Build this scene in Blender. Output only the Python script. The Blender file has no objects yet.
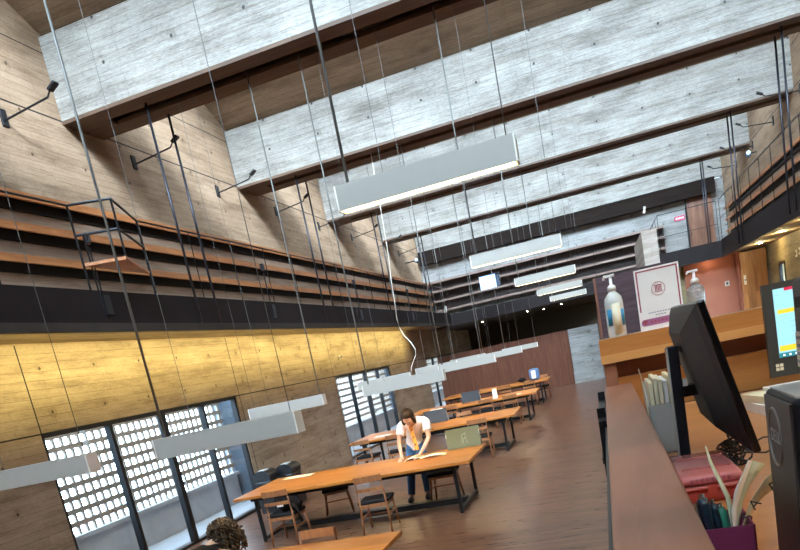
import bpy, bmesh, math, random
from mathutils import Vector, Matrix
random.seed(7)
PI = math.pi
SC = bpy.context.scene
COL = SC.collection

# ------------------------------------------------------------------ materials
def _mat(name):
    m = bpy.data.materials.new(name); m.use_nodes = True
    nt = m.node_tree
    return m, nt, nt.nodes['Principled BSDF']

def plain(name, col, rough=.5, metal=0., noise=.08, nscale=12., spec=.5, bump=0.):
    m, nt, b = _mat(name)
    tc = nt.nodes.new('ShaderNodeTexCoord'); n = nt.nodes.new('ShaderNodeTexNoise')
    n.inputs['Scale'].default_value = nscale; n.inputs['Detail'].default_value = 4
    nt.links.new(tc.outputs['Object'], n.inputs['Vector'])
    mx = nt.nodes.new('ShaderNodeMix'); mx.data_type = 'RGBA'
    mx.inputs[6].default_value = (*[c*(1-noise) for c in col], 1)
    mx.inputs[7].default_value = (*[min(1, c*(1+noise)) for c in col], 1)
    nt.links.new(n.outputs['Fac'], mx.inputs[0]); nt.links.new(mx.outputs[2], b.inputs['Base Color'])
    b.inputs['Roughness'].default_value = rough; b.inputs['Metallic'].default_value = metal
    b.inputs['Specular IOR Level'].default_value = spec
    if bump:
        bp = nt.nodes.new('ShaderNodeBump'); bp.inputs['Strength'].default_value = bump
        nt.links.new(n.outputs['Fac'], bp.inputs['Height']); nt.links.new(bp.outputs[0], b.inputs['Normal'])
    return m

def glow(name, col, strength, base=(.8, .8, .8)):
    m, nt, b = _mat(name)
    b.inputs['Base Color'].default_value = (*base, 1)
    b.inputs['Emission Color'].default_value = (*col, 1)
    b.inputs['Emission Strength'].default_value = strength
    return m

def _math(nt, op, a, b=None, c=None):
    n = nt.nodes.new('ShaderNodeMath'); n.operation = op
    for i, v in enumerate((a, b, c)):
        if v is None: continue
        if isinstance(v, (int, float)): n.inputs[i].default_value = v
        else: nt.links.new(v, n.inputs[i])
    return n.outputs[0]

def concrete(name, axis, light, dark, board=.15, length=2.4, holes=True, contrast=.5, joints=None, rough=.75):
    """board-marked cast concrete; axis = the two world axes laid along / across the boards"""
    m, nt, b = _mat(name); L = nt.links.new
    tc = nt.nodes.new('ShaderNodeTexCoord'); sp = nt.nodes.new('ShaderNodeSeparateXYZ')
    L(tc.outputs['Object'], sp.inputs[0])
    u, v = sp.outputs[axis[0].upper()], sp.outputs[axis[1].upper()]
    cb = nt.nodes.new('ShaderNodeCombineXYZ'); L(u, cb.inputs[0]); L(v, cb.inputs[1])
    br = nt.nodes.new('ShaderNodeTexBrick')
    br.offset = .37; br.squash = 1.
    br.inputs['Scale'].default_value = 1; br.inputs['Brick Width'].default_value = length
    br.inputs['Row Height'].default_value = board; br.inputs['Mortar Size'].default_value = .004
    br.inputs['Mortar Smooth'].default_value = .3; br.inputs['Bias'].default_value = 0
    br.inputs['Color1'].default_value = (1, 1, 1, 1); br.inputs['Color2'].default_value = (.86, .85, .84, 1)
    br.inputs['Mortar'].default_value = (.52, .49, .46, 1)
    L(cb.outputs[0], br.inputs['Vector'])
    def noise(su, sv, det, rgh=.6):
        mp = nt.nodes.new('ShaderNodeMapping'); mp.inputs['Scale'].default_value = (su, sv, 1)
        L(cb.outputs[0], mp.inputs[0])
        n = nt.nodes.new('ShaderNodeTexNoise'); n.inputs['Scale'].default_value = 1
        n.inputs['Detail'].default_value = det; n.inputs['Roughness'].default_value = rgh
        L(mp.outputs[0], n.inputs['Vector']); return n.outputs['Fac']
    streak = noise(1.6, 26, 6, .75); blot = noise(.9, 1.6, 6, .7); fine = noise(14, 60, 4, .7)
    s = _math(nt, 'ADD', _math(nt, 'MULTIPLY', streak, .5), _math(nt, 'MULTIPLY', blot, .5))
    s = _math(nt, 'ADD', _math(nt, 'MULTIPLY', s, .66), _math(nt, 'MULTIPLY', fine, .34))
    r = nt.nodes.new('ShaderNodeValToRGB')
    r.color_ramp.elements[0].position = .5 - .13/contrast*.5; r.color_ramp.elements[0].color = (*dark, 1)
    r.color_ramp.elements[1].position = .5 + .13/contrast*.5; r.color_ramp.elements[1].color = (*light, 1)
    L(s, r.inputs[0])
    mx = nt.nodes.new('ShaderNodeMix'); mx.data_type = 'RGBA'; mx.blend_type = 'MULTIPLY'; mx.inputs[0].default_value = .8
    L(r.outputs[0], mx.inputs[6]); L(br.outputs['Color'], mx.inputs[7])
    out = mx.outputs[2]
    st = noise(.55, 3.2, 7, .72)
    r2 = nt.nodes.new('ShaderNodeValToRGB')
    r2.color_ramp.elements[0].position = .46; r2.color_ramp.elements[0].color = (1, 1, 1, 1)
    r2.color_ramp.elements[1].position = .66; r2.color_ramp.elements[1].color = (.60, .575, .55, 1)
    L(st, r2.inputs[0])
    m3 = nt.nodes.new('ShaderNodeMix'); m3.data_type = 'RGBA'; m3.blend_type = 'MULTIPLY'; m3.inputs[0].default_value = 1.
    L(out, m3.inputs[6]); L(r2.outputs[0], m3.inputs[7]); out = m3.outputs[2]
    if holes:
        fu = _math(nt, 'SUBTRACT', _math(nt, 'FRACT', _math(nt, 'DIVIDE', u, 1.17)), .5)
        fv = _math(nt, 'SUBTRACT', _math(nt, 'FRACT', _math(nt, 'DIVIDE', _math(nt, 'ADD', v, .02), .6)), .5)
        du = _math(nt, 'MULTIPLY', fu, 1.17); dv = _math(nt, 'MULTIPLY', fv, .6)
        d = _math(nt, 'SQRT', _math(nt, 'ADD', _math(nt, 'MULTIPLY', du, du), _math(nt, 'MULTIPLY', dv, dv)))
        h = _math(nt, 'LESS_THAN', d, .024)
        m2 = nt.nodes.new('ShaderNodeMix'); m2.data_type = 'RGBA'
        m2.inputs[7].default_value = (dark[0]*.30, dark[1]*.30, dark[2]*.30, 1)
        halo = _math(nt, 'MULTIPLY', _math(nt, 'MULTIPLY', _math(nt, 'LESS_THAN', d, .085), _math(nt, 'GREATER_THAN', st, .48)), .30)
        m4 = nt.nodes.new('ShaderNodeMix'); m4.data_type = 'RGBA'; m4.inputs[7].default_value = (dark[0]*.6, dark[1]*.6, dark[2]*.6, 1)
        L(halo, m4.inputs[0]); L(out, m4.inputs[6])
        L(h, m2.inputs[0]); L(m4.outputs[2], m2.inputs[6]); out = m2.outputs[2]
    for (which, pos, step, half) in (joints or []):
        c = v if which == 'v' else u
        f = _math(nt, 'ABSOLUTE', _math(nt, 'SUBTRACT', _math(nt, 'FRACT', _math(nt, 'ADD', _math(nt, 'DIVIDE', _math(nt, 'SUBTRACT', c, pos), step), .5)), .5))
        h = _math(nt, 'LESS_THAN', f, half/step)
        m2 = nt.nodes.new('ShaderNodeMix'); m2.data_type = 'RGBA'; m2.inputs[7].default_value = (.03, .024, .02, 1)
        L(h, m2.inputs[0]); L(out, m2.inputs[6]); out = m2.outputs[2]
    L(out, b.inputs['Base Color']); b.inputs['Roughness'].default_value = rough
    b.inputs['Specular IOR Level'].default_value = .25
    bp = nt.nodes.new('ShaderNodeBump'); bp.inputs['Strength'].default_value = .35; bp.inputs['Distance'].default_value = .02
    L(s, bp.inputs['Height']); L(bp.outputs[0], b.inputs['Normal'])
    return m

def wood(name, axis, c1, c2, plank=0., length=2., rough=.35, grain=26., spec=.5, gap=.0018, vary=.75, rvar=0.):
    """planks running along axis[0], stacked along axis[1]"""
    m, nt, b = _mat(name); L = nt.links.new
    tc = nt.nodes.new('ShaderNodeTexCoord'); sp = nt.nodes.new('ShaderNodeSeparateXYZ')
    L(tc.outputs['Object'], sp.inputs[0])
    u, v = sp.outputs[axis[0].upper()], sp.outputs[axis[1].upper()]
    w = sp.outputs[({'x', 'y', 'z'} - set(axis)).pop().upper()]
    cb = nt.nodes.new('ShaderNodeCombineXYZ')
    L(_math(nt, 'MULTIPLY', u, .12), cb.inputs[0]); L(v, cb.inputs[1]); L(w, cb.inputs[2])
    n = nt.nodes.new('ShaderNodeTexNoise'); n.inputs['Scale'].default_value = grain; n.inputs['Detail'].default_value = 6
    n.inputs['Roughness'].default_value = .65; n.inputs['Distortion'].default_value = .4
    L(cb.outputs[0], n.inputs['Vector'])
    r = nt.nodes.new('ShaderNodeValToRGB')
    r.color_ramp.elements[0].position = .32; r.color_ramp.elements[0].color = (*c1, 1)
    r.color_ramp.elements[1].position = .68; r.color_ramp.elements[1].color = (*c2, 1)
    L(n.outputs['Fac'], r.inputs[0]); out = r.outputs[0]
    if plank:
        c2v = nt.nodes.new('ShaderNodeCombineXYZ'); L(u, c2v.inputs[0]); L(v, c2v.inputs[1])
        br = nt.nodes.new('ShaderNodeTexBrick'); br.offset = .43
        br.inputs['Scale'].default_value = 1; br.inputs['Brick Width'].default_value = length
        br.inputs['Row Height'].default_value = plank; br.inputs['Mortar Size'].default_value = gap
        br.inputs['Color1'].default_value = (1, 1, 1, 1); br.inputs['Color2'].default_value = (vary, vary, vary, 1)
        br.inputs['Mortar'].default_value = (.35, .32, .3, 1)
        L(c2v.outputs[0], br.inputs['Vector'])
        mx = nt.nodes.new('ShaderNodeMix'); mx.data_type = 'RGBA'; mx.blend_type = 'MULTIPLY'; mx.inputs[0].default_value = 1
        L(out, mx.inputs[6]); L(br.outputs['Color'], mx.inputs[7]); out = mx.outputs[2]
    L(out, b.inputs['Base Color'])
    b.inputs['Roughness'].default_value = rough; b.inputs['Specular IOR Level'].default_value = spec
    if rvar:
        L(_math(nt, 'ADD', rough - rvar/2, _math(nt, 'MULTIPLY', n.outputs['Fac'], rvar)), b.inputs['Roughness'])
    return m

def glass(name, tint=(.93, .96, .97), refl=.06):
    m = bpy.data.materials.new(name); m.use_nodes = True; nt = m.node_tree; nt.nodes.clear()
    o = nt.nodes.new('ShaderNodeOutputMaterial'); mx = nt.nodes.new('ShaderNodeMixShader')
    t = nt.nodes.new('ShaderNodeBsdfTransparent'); t.inputs[0].default_value = (*tint, 1)
    g = nt.nodes.new('ShaderNodeBsdfGlossy'); g.inputs['Roughness'].default_value = .02
    lw = nt.nodes.new('ShaderNodeLayerWeight'); lw.inputs[0].default_value = .5
    pw = _math(nt, 'POWER', lw.outputs['Facing'], 5.); f = _math(nt, 'ADD', refl*.5, _math(nt, 'MULTIPLY', pw, .35))
    nt.links.new(f, mx.inputs[0]); nt.links.new(t.outputs[0], mx.inputs[1]); nt.links.new(g.outputs[0], mx.inputs[2])
    nt.links.new(mx.outputs[0], o.inputs[0]); return m

def clear_plastic(name, col, rough=.15, trans=.6):
    m, nt, b = _mat(name)
    b.inputs['Base Color'].default_value = (*col, 1); b.inputs['Roughness'].default_value = rough
    b.inputs['Transmission Weight'].default_value = trans; b.inputs['IOR'].default_value = 1.35
    return m

M = {}
M['beam_face'] = concrete('board marked pale concrete', 'xz', (.47, .44, .39), (.23, .21, .185), board=.105, length=2.6, contrast=.75)
M['wall_conc'] = concrete('board marked warm concrete', 'yz', (.49, .35, .235), (.29, .185, .11), board=.105, length=2.6, contrast=.5,
                          joints=[('v', 6.93, 30., .012), ('v', 7.88, 30., .008)])
M['low_conc'] = concrete('board marked brown concrete', 'yz', (.54, .41, .29), (.31, .22, .148), board=.12, length=2.2, contrast=.5,
                         joints=[('v', 2.41, 30., .010), ('u', 8.44, 5.87, .012)])
M['slab_conc'] = concrete('board marked roof slab concrete', 'xy', (.40, .29, .195), (.22, .15, .095), board=.14, length=2.6, holes=False, contrast=.5)
M['far_conc'] = concrete('far wall concrete', 'xz', (.42, .40, .37), (.20, .19, .18), board=.12, length=2.6)
M['soffit_shaded'] = wood('beam underside with painted shade', 'xy', (.085, .045, .025), (.16, .09, .05), plank=.16, length=3.5, rough=.6, grain=9)  # shadowed concrete: its shade is put into the dark brown colour
M['black_slot'] = plain('black recess', (.012, .010, .009), .8)
M['plate'] = plain('blackened steel plate', (.022, .0165, .016), .65, 0., .25, 3., .12)
M['plate_lip'] = plain('grey steel lip', (.055, .045, .038), .65, 0., .2, 4., .15)
M['soffit'] = concrete('mezzanine soffit concrete', 'yx', (.42, .33, .22), (.25, .18, .11), board=.2, length=3, holes=False)
M['black_metal'] = plain('black painted steel', (.018, .018, .020), .35, .4)
M['rod_steel'] = plain('dark steel rod', (.045, .045, .055), .35, .6)
M['cable_steel'] = plain('steel conduit', (.19, .18, .16), .45, .3)
M['wire'] = plain('thin grey wire', (.14, .13, .12), .6, 0.)
M['shelf_board'] = plain('black shelf shade', (.014, .011, .009), .7)  # black stands in for the shade on the shelf undersides
M['shelf_lip'] = wood('orange brown shelf edge', 'yz', (.36, .12, .035), (.56, .22, .07), rough=.4, grain=14)
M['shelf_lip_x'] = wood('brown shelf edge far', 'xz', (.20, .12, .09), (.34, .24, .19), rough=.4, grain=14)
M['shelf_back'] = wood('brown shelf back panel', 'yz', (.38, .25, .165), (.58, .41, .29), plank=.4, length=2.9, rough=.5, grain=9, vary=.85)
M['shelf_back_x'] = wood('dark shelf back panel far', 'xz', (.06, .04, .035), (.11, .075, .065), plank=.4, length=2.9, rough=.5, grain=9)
M['floor'] = wood('dark hardwood strip floor', 'xy', (.10, .036, .018), (.26, .115, .060), plank=.11, length=1.7, spec=.35, rough=.28, grain=20, vary=.6, rvar=.05)
M['table_wood'] = wood('varnished orange table wood', 'xy', (.36, .105, .016), (.56, .215, .040), plank=.21, length=1.1, rough=.34, grain=11, spec=.3, gap=.001, vary=.86)
M['chair_wood'] = wood('reddish chair wood', 'zx', (.23, .085, .032), (.40, .165, .062), rough=.4, grain=30)
M['seat_black'] = plain('black seat upholstery', (.012, .011, .012), .7, 0, .3, 30, .15)
M['table_leg'] = plain('black table steel', (.015, .014, .015), .4, .4)
M['core_wood'] = wood('purple brown plank cladding', 'xz', (.032, .017, .018), (.062, .036, .038), plank=.22, length=2.6, rough=.6, grain=10, vary=.8, spec=.12)
M['partition_wood'] = wood('red brown panelling', 'zx', (.090, .030, .015), (.150, .052, .026), plank=.85, length=3., rough=.42, grain=9, vary=.9, spec=.3)
M['dark_conc'] = plain('dark unlit soffit', (.07, .052, .036), .8, spec=.1)  # unlit depth beyond the partition worked into the base colour
M['door_wood'] = wood('striped brown door wood', 'zx', (.15, .062, .035), (.30, .14, .08), plank=.26, length=4., rough=.42, grain=7, vary=.7)
M['door_wood_warm'] = wood('honey striped wall wood', 'zx', (.30, .10, .03), (.60, .28, .09), plank=.22, length=4., rough=.42, grain=6, vary=.6)
M['terracotta'] = plain('terracotta plaster', (.33, .115, .066), .8, 0, .15, 2.)
M['olive_plaster'] = concrete('olive lower wall right', 'yz', (.42, .35, .20), (.26, .21, .11), board=.3, length=2.4, holes=False)
M['frame_black'] = plain('black window steel', (.010, .011, .013), .4, .3)
M['glass'] = glass('window glass')
M['block'] = plain('cast breeze block', (.27, .23, .195), .85, 0, .2, 6)
M['yard_low'] = plain('pale lilac grey concrete', (.40, .385, .40), .85, 0, .2, 3)
M['yard_floor'] = plain('grey courtyard paving', (.38, .385, .41), .8, 0, .15, 3)
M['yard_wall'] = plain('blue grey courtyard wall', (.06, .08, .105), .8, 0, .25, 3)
M['lamp_body'] = plain('satin aluminium lamp body', (.38, .35, .30), .45, 0., .03)
M['lamp_cap'] = plain('cream lamp end cap', (.78, .72, .62), .5)
M['lamp_off'] = plain('white lamp lens unlit', (.8, .8, .8), .4)
M['lamp_glow'] = glow('warm lamp lens', (1., .80, .42), 7.)
M['lamp_low'] = glow('warm low lamp lens', (1., .70, .36), 26.)
M['bulb'] = glow('warm downlight bulb', (1., .80, .48), 60.)
M['blue_lens'] = glow('pale blue lens', (.35, .70, 1.), 1.5)
M['blue_screen'] = glow('pale blue lit panel', (.12, .38, 1.), .9)
M['desk_wood'] = wood('reception orange wood', 'xy', (.42, .16, .045), (.60, .26, .085), rough=.3, grain=12)
M['desk_face'] = wood('reception front wood', 'xz', (.40, .145, .030), (.58, .24, .065), rough=.33, grain=14)
M['desk_pale'] = wood('reception pale edge wood', 'xz', (.58, .25, .07), (.74, .36, .12), rough=.33, grain=14)
M['cap_wood'] = wood('worn reddish counter cap', 'yx', (.27, .105, .052), (.41, .18, .10), rough=.38, grain=9)
M['desk_dark'] = wood('dark reception panel', 'xz', (.16, .055, .022), (.25, .095, .04), rough=.4, grain=12)
M['white_plastic'] = plain('white pump plastic', (.85, .82, .76), .35)
M['gel'] = clear_plastic('clear gel bottle', (.92, .92, .84), .15, .22)
M['gel_clear'] = clear_plastic('clear crinkled bottle', (.90, .92, .92), .10, .75)
M['label_cream'] = plain('cream label', (.86, .76, .52), .5)
M['label_blue'] = plain('blue label', (.04, .28, .46), .5)
M['paper'] = plain('white card', (.86, .80, .72), .6)
M['paper_cream'] = plain('cream paper', (.82, .70, .44), .7, 0, .1, 20)
M['paper_green'] = plain('pale green paper', (.60, .62, .44), .7)
M['maroon'] = plain('maroon print', (.36, .07, .09), .6)
M['magenta'] = plain('magenta print', (.40, .13, .26), .6)
M['ink'] = plain('dark ink', (.05, .045, .05), .6)
M['grey_ink'] = plain('grey print', (.32, .30, .32), .6)
M['screen_plastic'] = plain('black monitor plastic', (.011, .0125, .017), .5, spec=.25)
M['screen_side'] = plain('glossy black monitor edge', (.006, .006, .007), .2)
M['pc_grey'] = plain('charcoal computer plastic', (.042, .039, .037), .5)
M['bezel'] = plain('dark olive grey bezel', (.045, .042, .033), .4)
M['scr_cyan'] = glow('lit pale cyan page', (.33, .70, .80), .9, (.02, .02, .02))
M['scr_yellow'] = glow('lit yellow bar', (.80, .60, .02), .9, (.02, .02, .02))
M['scr_teal'] = glow('lit teal bar', (.01, .16, .20), 1.1, (.02, .02, .02))
M['scr_red'] = glow('lit red bar', (.50, .01, .05), 1.0, (.02, .02, .02))
M['scr_grey'] = glow('lit grey text', (.24, .45, .52), 1.2, (.02, .02, .02))
M['scr_white'] = glow('lit white mark', (.9, .9, .85), 1.1, (.1, .1, .1))
M['silver_mark'] = plain('silver logo', (.42, .42, .40), .35, .5)
M['file_grey'] = plain('grey plastic file', (.50, .48, .42), .45)
M['pink_box'] = plain('salmon pink plastic', (.50, .065, .045), .25, 0, .1, 20)
M['pink_lid'] = clear_plastic('translucent pink lid', (.74, .22, .19), .2, .3)
M['cup_mag'] = plain('magenta card cup', (.24, .03, .09), .5)
M['cup_pink'] = plain('pink cup side', (.66, .24, .42), .5)
M['pen_blue'] = plain('dark blue pen', (.008, .025, .04), .3)
M['pen_green'] = plain('green pen', (.02, .18, .11), .35)
M['pen_silver'] = plain('silver pen clip', (.6, .6, .6), .25, .9)
M['cord'] = plain('black cord', (.012, .012, .013), .4)
M['usb_white'] = plain('white plug', (.8, .78, .72), .4)
M['skin'] = plain('skin', (.46, .235, .14), .5, 0, .05)
M['skin_pale'] = plain('lighter skin', (.58, .33, .21), .5, 0, .05)
M['hair_dark'] = plain('dark brown hair', (.026, .015, .008), .6, 0, .5, 60, .2, bump=.5)
M['hair_curl'] = plain('curly brown hair', (.030, .016, .007), .5, 0, .6, 60, .25)
M['hair_curl_light'] = plain('lighter brown curls', (.10, .055, .020), .5, 0, .5, 60, .25)
M['shirt'] = plain('white shirt', (.88, .84, .80), .8)
M['jeans'] = plain('blue jeans', (.055, .15, .30), .8, 0, .3, 25)
M['shoe'] = plain('blue grey shoes', (.09, .12, .18), .6)
M['top_black'] = plain('black top', (.014, .011, .010), .85, spec=.1)
M['orange_cloth'] = plain('orange lanyard', (.70, .24, .02), .7)
M['cream_cloth'] = plain('cream book pages', (.90, .80, .48), .7)
M['board_green'] = plain('olive green board', (.15, .145, .075), .6, spec=.2)
M['board_grey'] = plain('charcoal grey board', (.05, .055, .06), .6, spec=.2)
M['board_edge'] = plain('pale board edge', (.45, .40, .32), .5)
M['chalk'] = plain('pale drawn line', (.40, .42, .28), .6)
M['bin_black'] = plain('black bin plastic', (.014, .014, .016), .35)
M['bin_label'] = plain('white bin label', (.62, .60, .55), .6)
M['exit_red'] = plain('pink red sign', (.55, .03, .09), .5)
M['white_paint'] = plain('white paint', (.85, .85, .85), .5)
M['bag_blue'] = plain('blue bag cloth', (.10, .17, .30), .7)
M['wood_beam'] = wood('dark timber beam', 'xz', (.010, .007, .006), (.02, .013, .010), rough=.8, grain=10, spec=.05)
M['plaster_grey'] = concrete('stair parapet concrete', 'xz', (.56, .46, .38), (.36, .29, .24), board=.3, length=3, holes=False)
M['socket'] = plain('ivory socket plate', (.75, .68, .55), .4)

# ------------------------------------------------------------------ mesh helpers
class MB:
    def __init__(s): s.bm = bmesh.new()
    def box(s, x0, x1, y0, y1, z0, z1, mat=None):
        v = [s.bm.verts.new(p) for p in ((x0,y0,z0),(x1,y0,z0),(x1,y1,z0),(x0,y1,z0),(x0,y0,z1),(x1,y0,z1),(x1,y1,z1),(x0,y1,z1))]
        for f in ((3,2,1,0),(4,5,6,7),(0,1,5,4),(1,2,6,5),(2,3,7,6),(3,0,4,7)): s.bm.faces.new([v[i] for i in f])
        if mat is not None: bmesh.ops.transform(s.bm, matrix=mat, verts=v)
        return s
    def prism(s, pts, axis, a, b):
        """polygon pts in the two other axes (in order) extruded along axis from a to b"""
        def P(p, t):
            return {'x': (t, p[0], p[1]), 'y': (p[0], t, p[1]), 'z': (p[0], p[1], t)}[axis]
        A = [s.bm.verts.new(P(p, a)) for p in pts]; B = [s.bm.verts.new(P(p, b)) for p in pts]
        s.bm.faces.new(A); s.bm.faces.new(B[::-1]); n = len(pts)
        for i in range(n): s.bm.faces.new([A[i], B[i], B[(i+1) % n], A[(i+1) % n]])
        return s
    def tube(s, pts, r, seg=8, cap=True):
        pts = [Vector(p) for p in pts]; rings = []
        up = Vector((0, 0, 1))
        for i, p in enumerate(pts):
            d = (pts[min(i+1, len(pts)-1)] - pts[max(i-1, 0)]).normalized()
            a = d.cross(up)
            if a.length < 1e-3: a = d.cross(Vector((0, 1, 0)))
            a.normalize(); b = d.cross(a).normalized()
            rr = r[i] if isinstance(r, (list, tuple)) else r
            rings.append([s.bm.verts.new(p + (a*math.cos(t) + b*math.sin(t))*rr) for t in [2*PI*k/seg for k in range(seg)]])
        for A, B in zip(rings, rings[1:]):
            for k in range(seg): s.bm.faces.new([A[k], A[(k+1) % seg], B[(k+1) % seg], B[k]])
        if cap:
            s.bm.faces.new(rings[0][::-1]); s.bm.faces.new(rings[-1])
        return s
    def lathe(s, prof, cx, cy, seg=20):
        rings = []
        for r, z in prof:
            rings.append([s.bm.verts.new((cx + max(r, 1e-4)*math.cos(2*PI*k/seg), cy + max(r, 1e-4)*math.sin(2*PI*k/seg), z)) for k in range(seg)])
        for A, B in zip(rings, rings[1:]):
            for k in range(seg): s.bm.faces.new([A[k], A[(k+1) % seg], B[(k+1) % seg], B[k]])
        s.bm.faces.new(rings[0][::-1]); s.bm.faces.new(rings[-1]); return s
    def sheet(s, rows, th=.0006):
        """a curved sheet with thickness from a grid of points"""
        R = [[Vector(p) for p in r] for r in rows]; n, m = len(R), len(R[0])
        def nrm(i, j):
            a = R[min(i+1, n-1)][j] - R[max(i-1, 0)][j]; b = R[i][min(j+1, m-1)] - R[i][max(j-1, 0)]
            return a.cross(b).normalized()
        T = [[s.bm.verts.new(R[i][j] + nrm(i, j)*th) for j in range(m)] for i in range(n)]
        B = [[s.bm.verts.new(R[i][j] - nrm(i, j)*th) for j in range(m)] for i in range(n)]
        for i in range(n-1):
            for j in range(m-1):
                s.bm.faces.new([T[i][j], T[i+1][j], T[i+1][j+1], T[i][j+1]])
                s.bm.faces.new([B[i][j+1], B[i+1][j+1], B[i+1][j], B[i][j]])
        for i in range(n-1):
            s.bm.faces.new([T[i][0], B[i][0], B[i+1][0], T[i+1][0]]); s.bm.faces.new([T[i+1][m-1], B[i+1][m-1], B[i][m-1], T[i][m-1]])
        for j in range(m-1):
            s.bm.faces.new([T[0][j+1], B[0][j+1], B[0][j], T[0][j]]); s.bm.faces.new([T[n-1][j], B[n-1][j], B[n-1][j+1], T[n-1][j+1]])
        return s
    def ball(s, c, r, sub=2, scale=(1, 1, 1), rot=None):
        mt = Matrix.Translation(c) @ (rot or Matrix.Identity(4)) @ Matrix.Diagonal((*[r*k for k in scale], 1))
        bmesh.ops.create_icosphere(s.bm, subdivisions=sub, radius=1, matrix=mt); return s
    def xf(s, m): bmesh.ops.transform(s.bm, matrix=m, verts=s.bm.verts[:]); return s
    def build(s, name, mat, parent=None, smooth=False, bevel=0., segs=2, **props):
        me = bpy.data.meshes.new(name)
        bmesh.ops.recalc_face_normals(s.bm, faces=s.bm.faces[:])
        if bevel:
            bmesh.ops.bevel(s.bm, geom=s.bm.edges[:], offset=bevel, segments=segs, affect='EDGES', profile=.5, clamp_overlap=True)
        s.bm.to_mesh(me); s.bm.free()
        me.materials.append(M[mat] if isinstance(mat, str) else mat)
        if smooth:
            for p in me.polygons: p.use_smooth = True
        o = bpy.data.objects.new(name, me); COL.objects.link(o)
        if parent is not None:
            o.parent = parent; o.matrix_parent_inverse = Matrix.Translation(-Vector(parent.location))
        for k, v in props.items(): o[k] = v
        return o

def thing(name, loc, label, cat, group=None):
    o = bpy.data.objects.new(name, None); COL.objects.link(o); o.location = loc; o.empty_display_size = .1
    o['label'] = label; o['category'] = cat
    if group: o['group'] = group
    return o
def tag(o, label, cat, group=None):
    o['label'] = label; o['category'] = cat
    if group: o['group'] = group
    return o
def struct(mb, name, mat, parent=None, **kw):
    o = mb.build(name, mat, parent, **kw); o['kind'] = 'structure'; return o
def copy_tree(src, loc, rz=0., label=None):
    """copy of a thing built at the origin, with copies of its parts"""
    c = src.copy(); COL.objects.link(c); c.location = loc; c.rotation_euler = (0, 0, rz)
    if label: c['label'] = label
    def kids(a, b):
        for ch in [o for o in bpy.data.objects if o.parent == a]:
            d = ch.copy(); COL.objects.link(d); d.parent = b; kids(ch, d)
    kids(src, c); return c
def text_mesh(body, size, mat, name, parent, matrix, depth=.0004):
    cu = bpy.data.curves.new(name, 'FONT'); cu.body = body; cu.size = size; cu.extrude = depth
    cu.align_x = 'CENTER'; cu.align_y = 'CENTER'
    t = bpy.data.objects.new(name + '_src', cu); COL.objects.link(t)
    dg = bpy.context.evaluated_depsgraph_get(); dg.update()
    me = bpy.data.meshes.new_from_object(t.evaluated_get(dg)); bpy.data.objects.remove(t)
    me.transform(matrix); me.materials.clear(); me.materials.append(M[mat])
    o = bpy.data.objects.new(name, me); COL.objects.link(o)
    if parent is not None:
        o.parent = parent; o.matrix_parent_inverse = Matrix.Translation(-Vector(parent.location))
    return o
def skin_body(verts, edges, radii, root=0, sub=2):
    me = bpy.data.meshes.new('skinsrc'); me.from_pydata(verts, edges, [])
    o = bpy.data.objects.new('skinsrc', me); COL.objects.link(o)
    md = o.modifiers.new('s', 'SKIN'); md.use_smooth_shade = True; md.branch_smoothing = .4
    for i, r in enumerate(radii):
        sv = me.skin_vertices[0].data[i]; sv.radius = (r, r) if isinstance(r, (int, float)) else r
        sv.use_root = (i == root)
    s = o.modifiers.new('u', 'SUBSURF'); s.levels = sub; s.render_levels = sub
    dg = bpy.context.evaluated_depsgraph_get(); dg.update()
    out = bpy.data.meshes.new_from_object(o.evaluated_get(dg)); bpy.data.objects.remove(o)
    for p in out.polygons: p.use_smooth = True
    return out
def mesh_obj(me, name, mat, parent=None):
    me.materials.clear(); me.materials.append(M[mat]); me.name = name
    o = bpy.data.objects.new(name, me); COL.objects.link(o)
    if parent is not None:
        o.parent = parent; o.matrix_parent_inverse = Matrix.Translation(-Vector(parent.location))
    return o

# ------------------------------------------------------------------ room shell
XL, XR = -7.4, 5.3
YB, YF = -7.0, 34.25
BEAMS = [-6.7, -.85, 5.0, 10.85, 16.7, 22.55, 28.4, 34.25]
struct(MB().box(XL-.35, XR+.3, YB, 44, -.2, 0), 'floor', 'floor')
# left wall: lower zone with window openings, upper zone solid
WIN = [(8.42, 14.15), (20.25, 26.0), (31.95, 37.8)]
mb = MB(); y = YB
for a, b in WIN:
    mb.box(XL-.14, XL, y, a, 0, 3.6); mb.box(XL-.14, XL, a, b, 2.42, 3.6); y = b
mb.box(XL-.14, XL, y, 44, 0, 3.6)
struct(mb, 'wall_left', 'low_conc')
struct(MB().box(XL-.35, XL, YB, 35, 3.6, 10.9), 'wall_left_upper', 'wall_conc')
# right wall
mb = MB(); mb.box(XR, XR+.3, YB, 25.02, 0, 3.6).box(XR, XR+.3, 25.82, 44, 0, 3.6).box(XR, XR+.3, 25.02, 25.82, 0, 1.0).box(XR, XR+.3, 25.02, 25.82, 2.98, 3.6)
struct(mb, 'wall_right', 'olive_plaster')
struct(MB().box(XR, XR+.3, YB, 35, 3.6, 10.9), 'wall_right_upper', 'wall_conc')
# far upper wall, wall behind the viewer, dark space beyond the partition
struct(MB().box(XL, XR, YF, YF+.3, 4.0, 6.9), 'wall_back', 'far_conc')
struct(MB().box(XL, XR, YB-.3, YB, 0, 10.9), 'wall_front', 'far_conc')
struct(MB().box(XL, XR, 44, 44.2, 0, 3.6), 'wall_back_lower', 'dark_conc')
struct(MB().box(-7.36, -1.47, 34.0, 34.12, 0, 2.34), 'wall_partition', 'partition_wood')
struct(MB().box(-1.45, -.2, 34.0, 34.35, 0, 2.34), 'wall_partition_end', 'far_conc')
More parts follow.
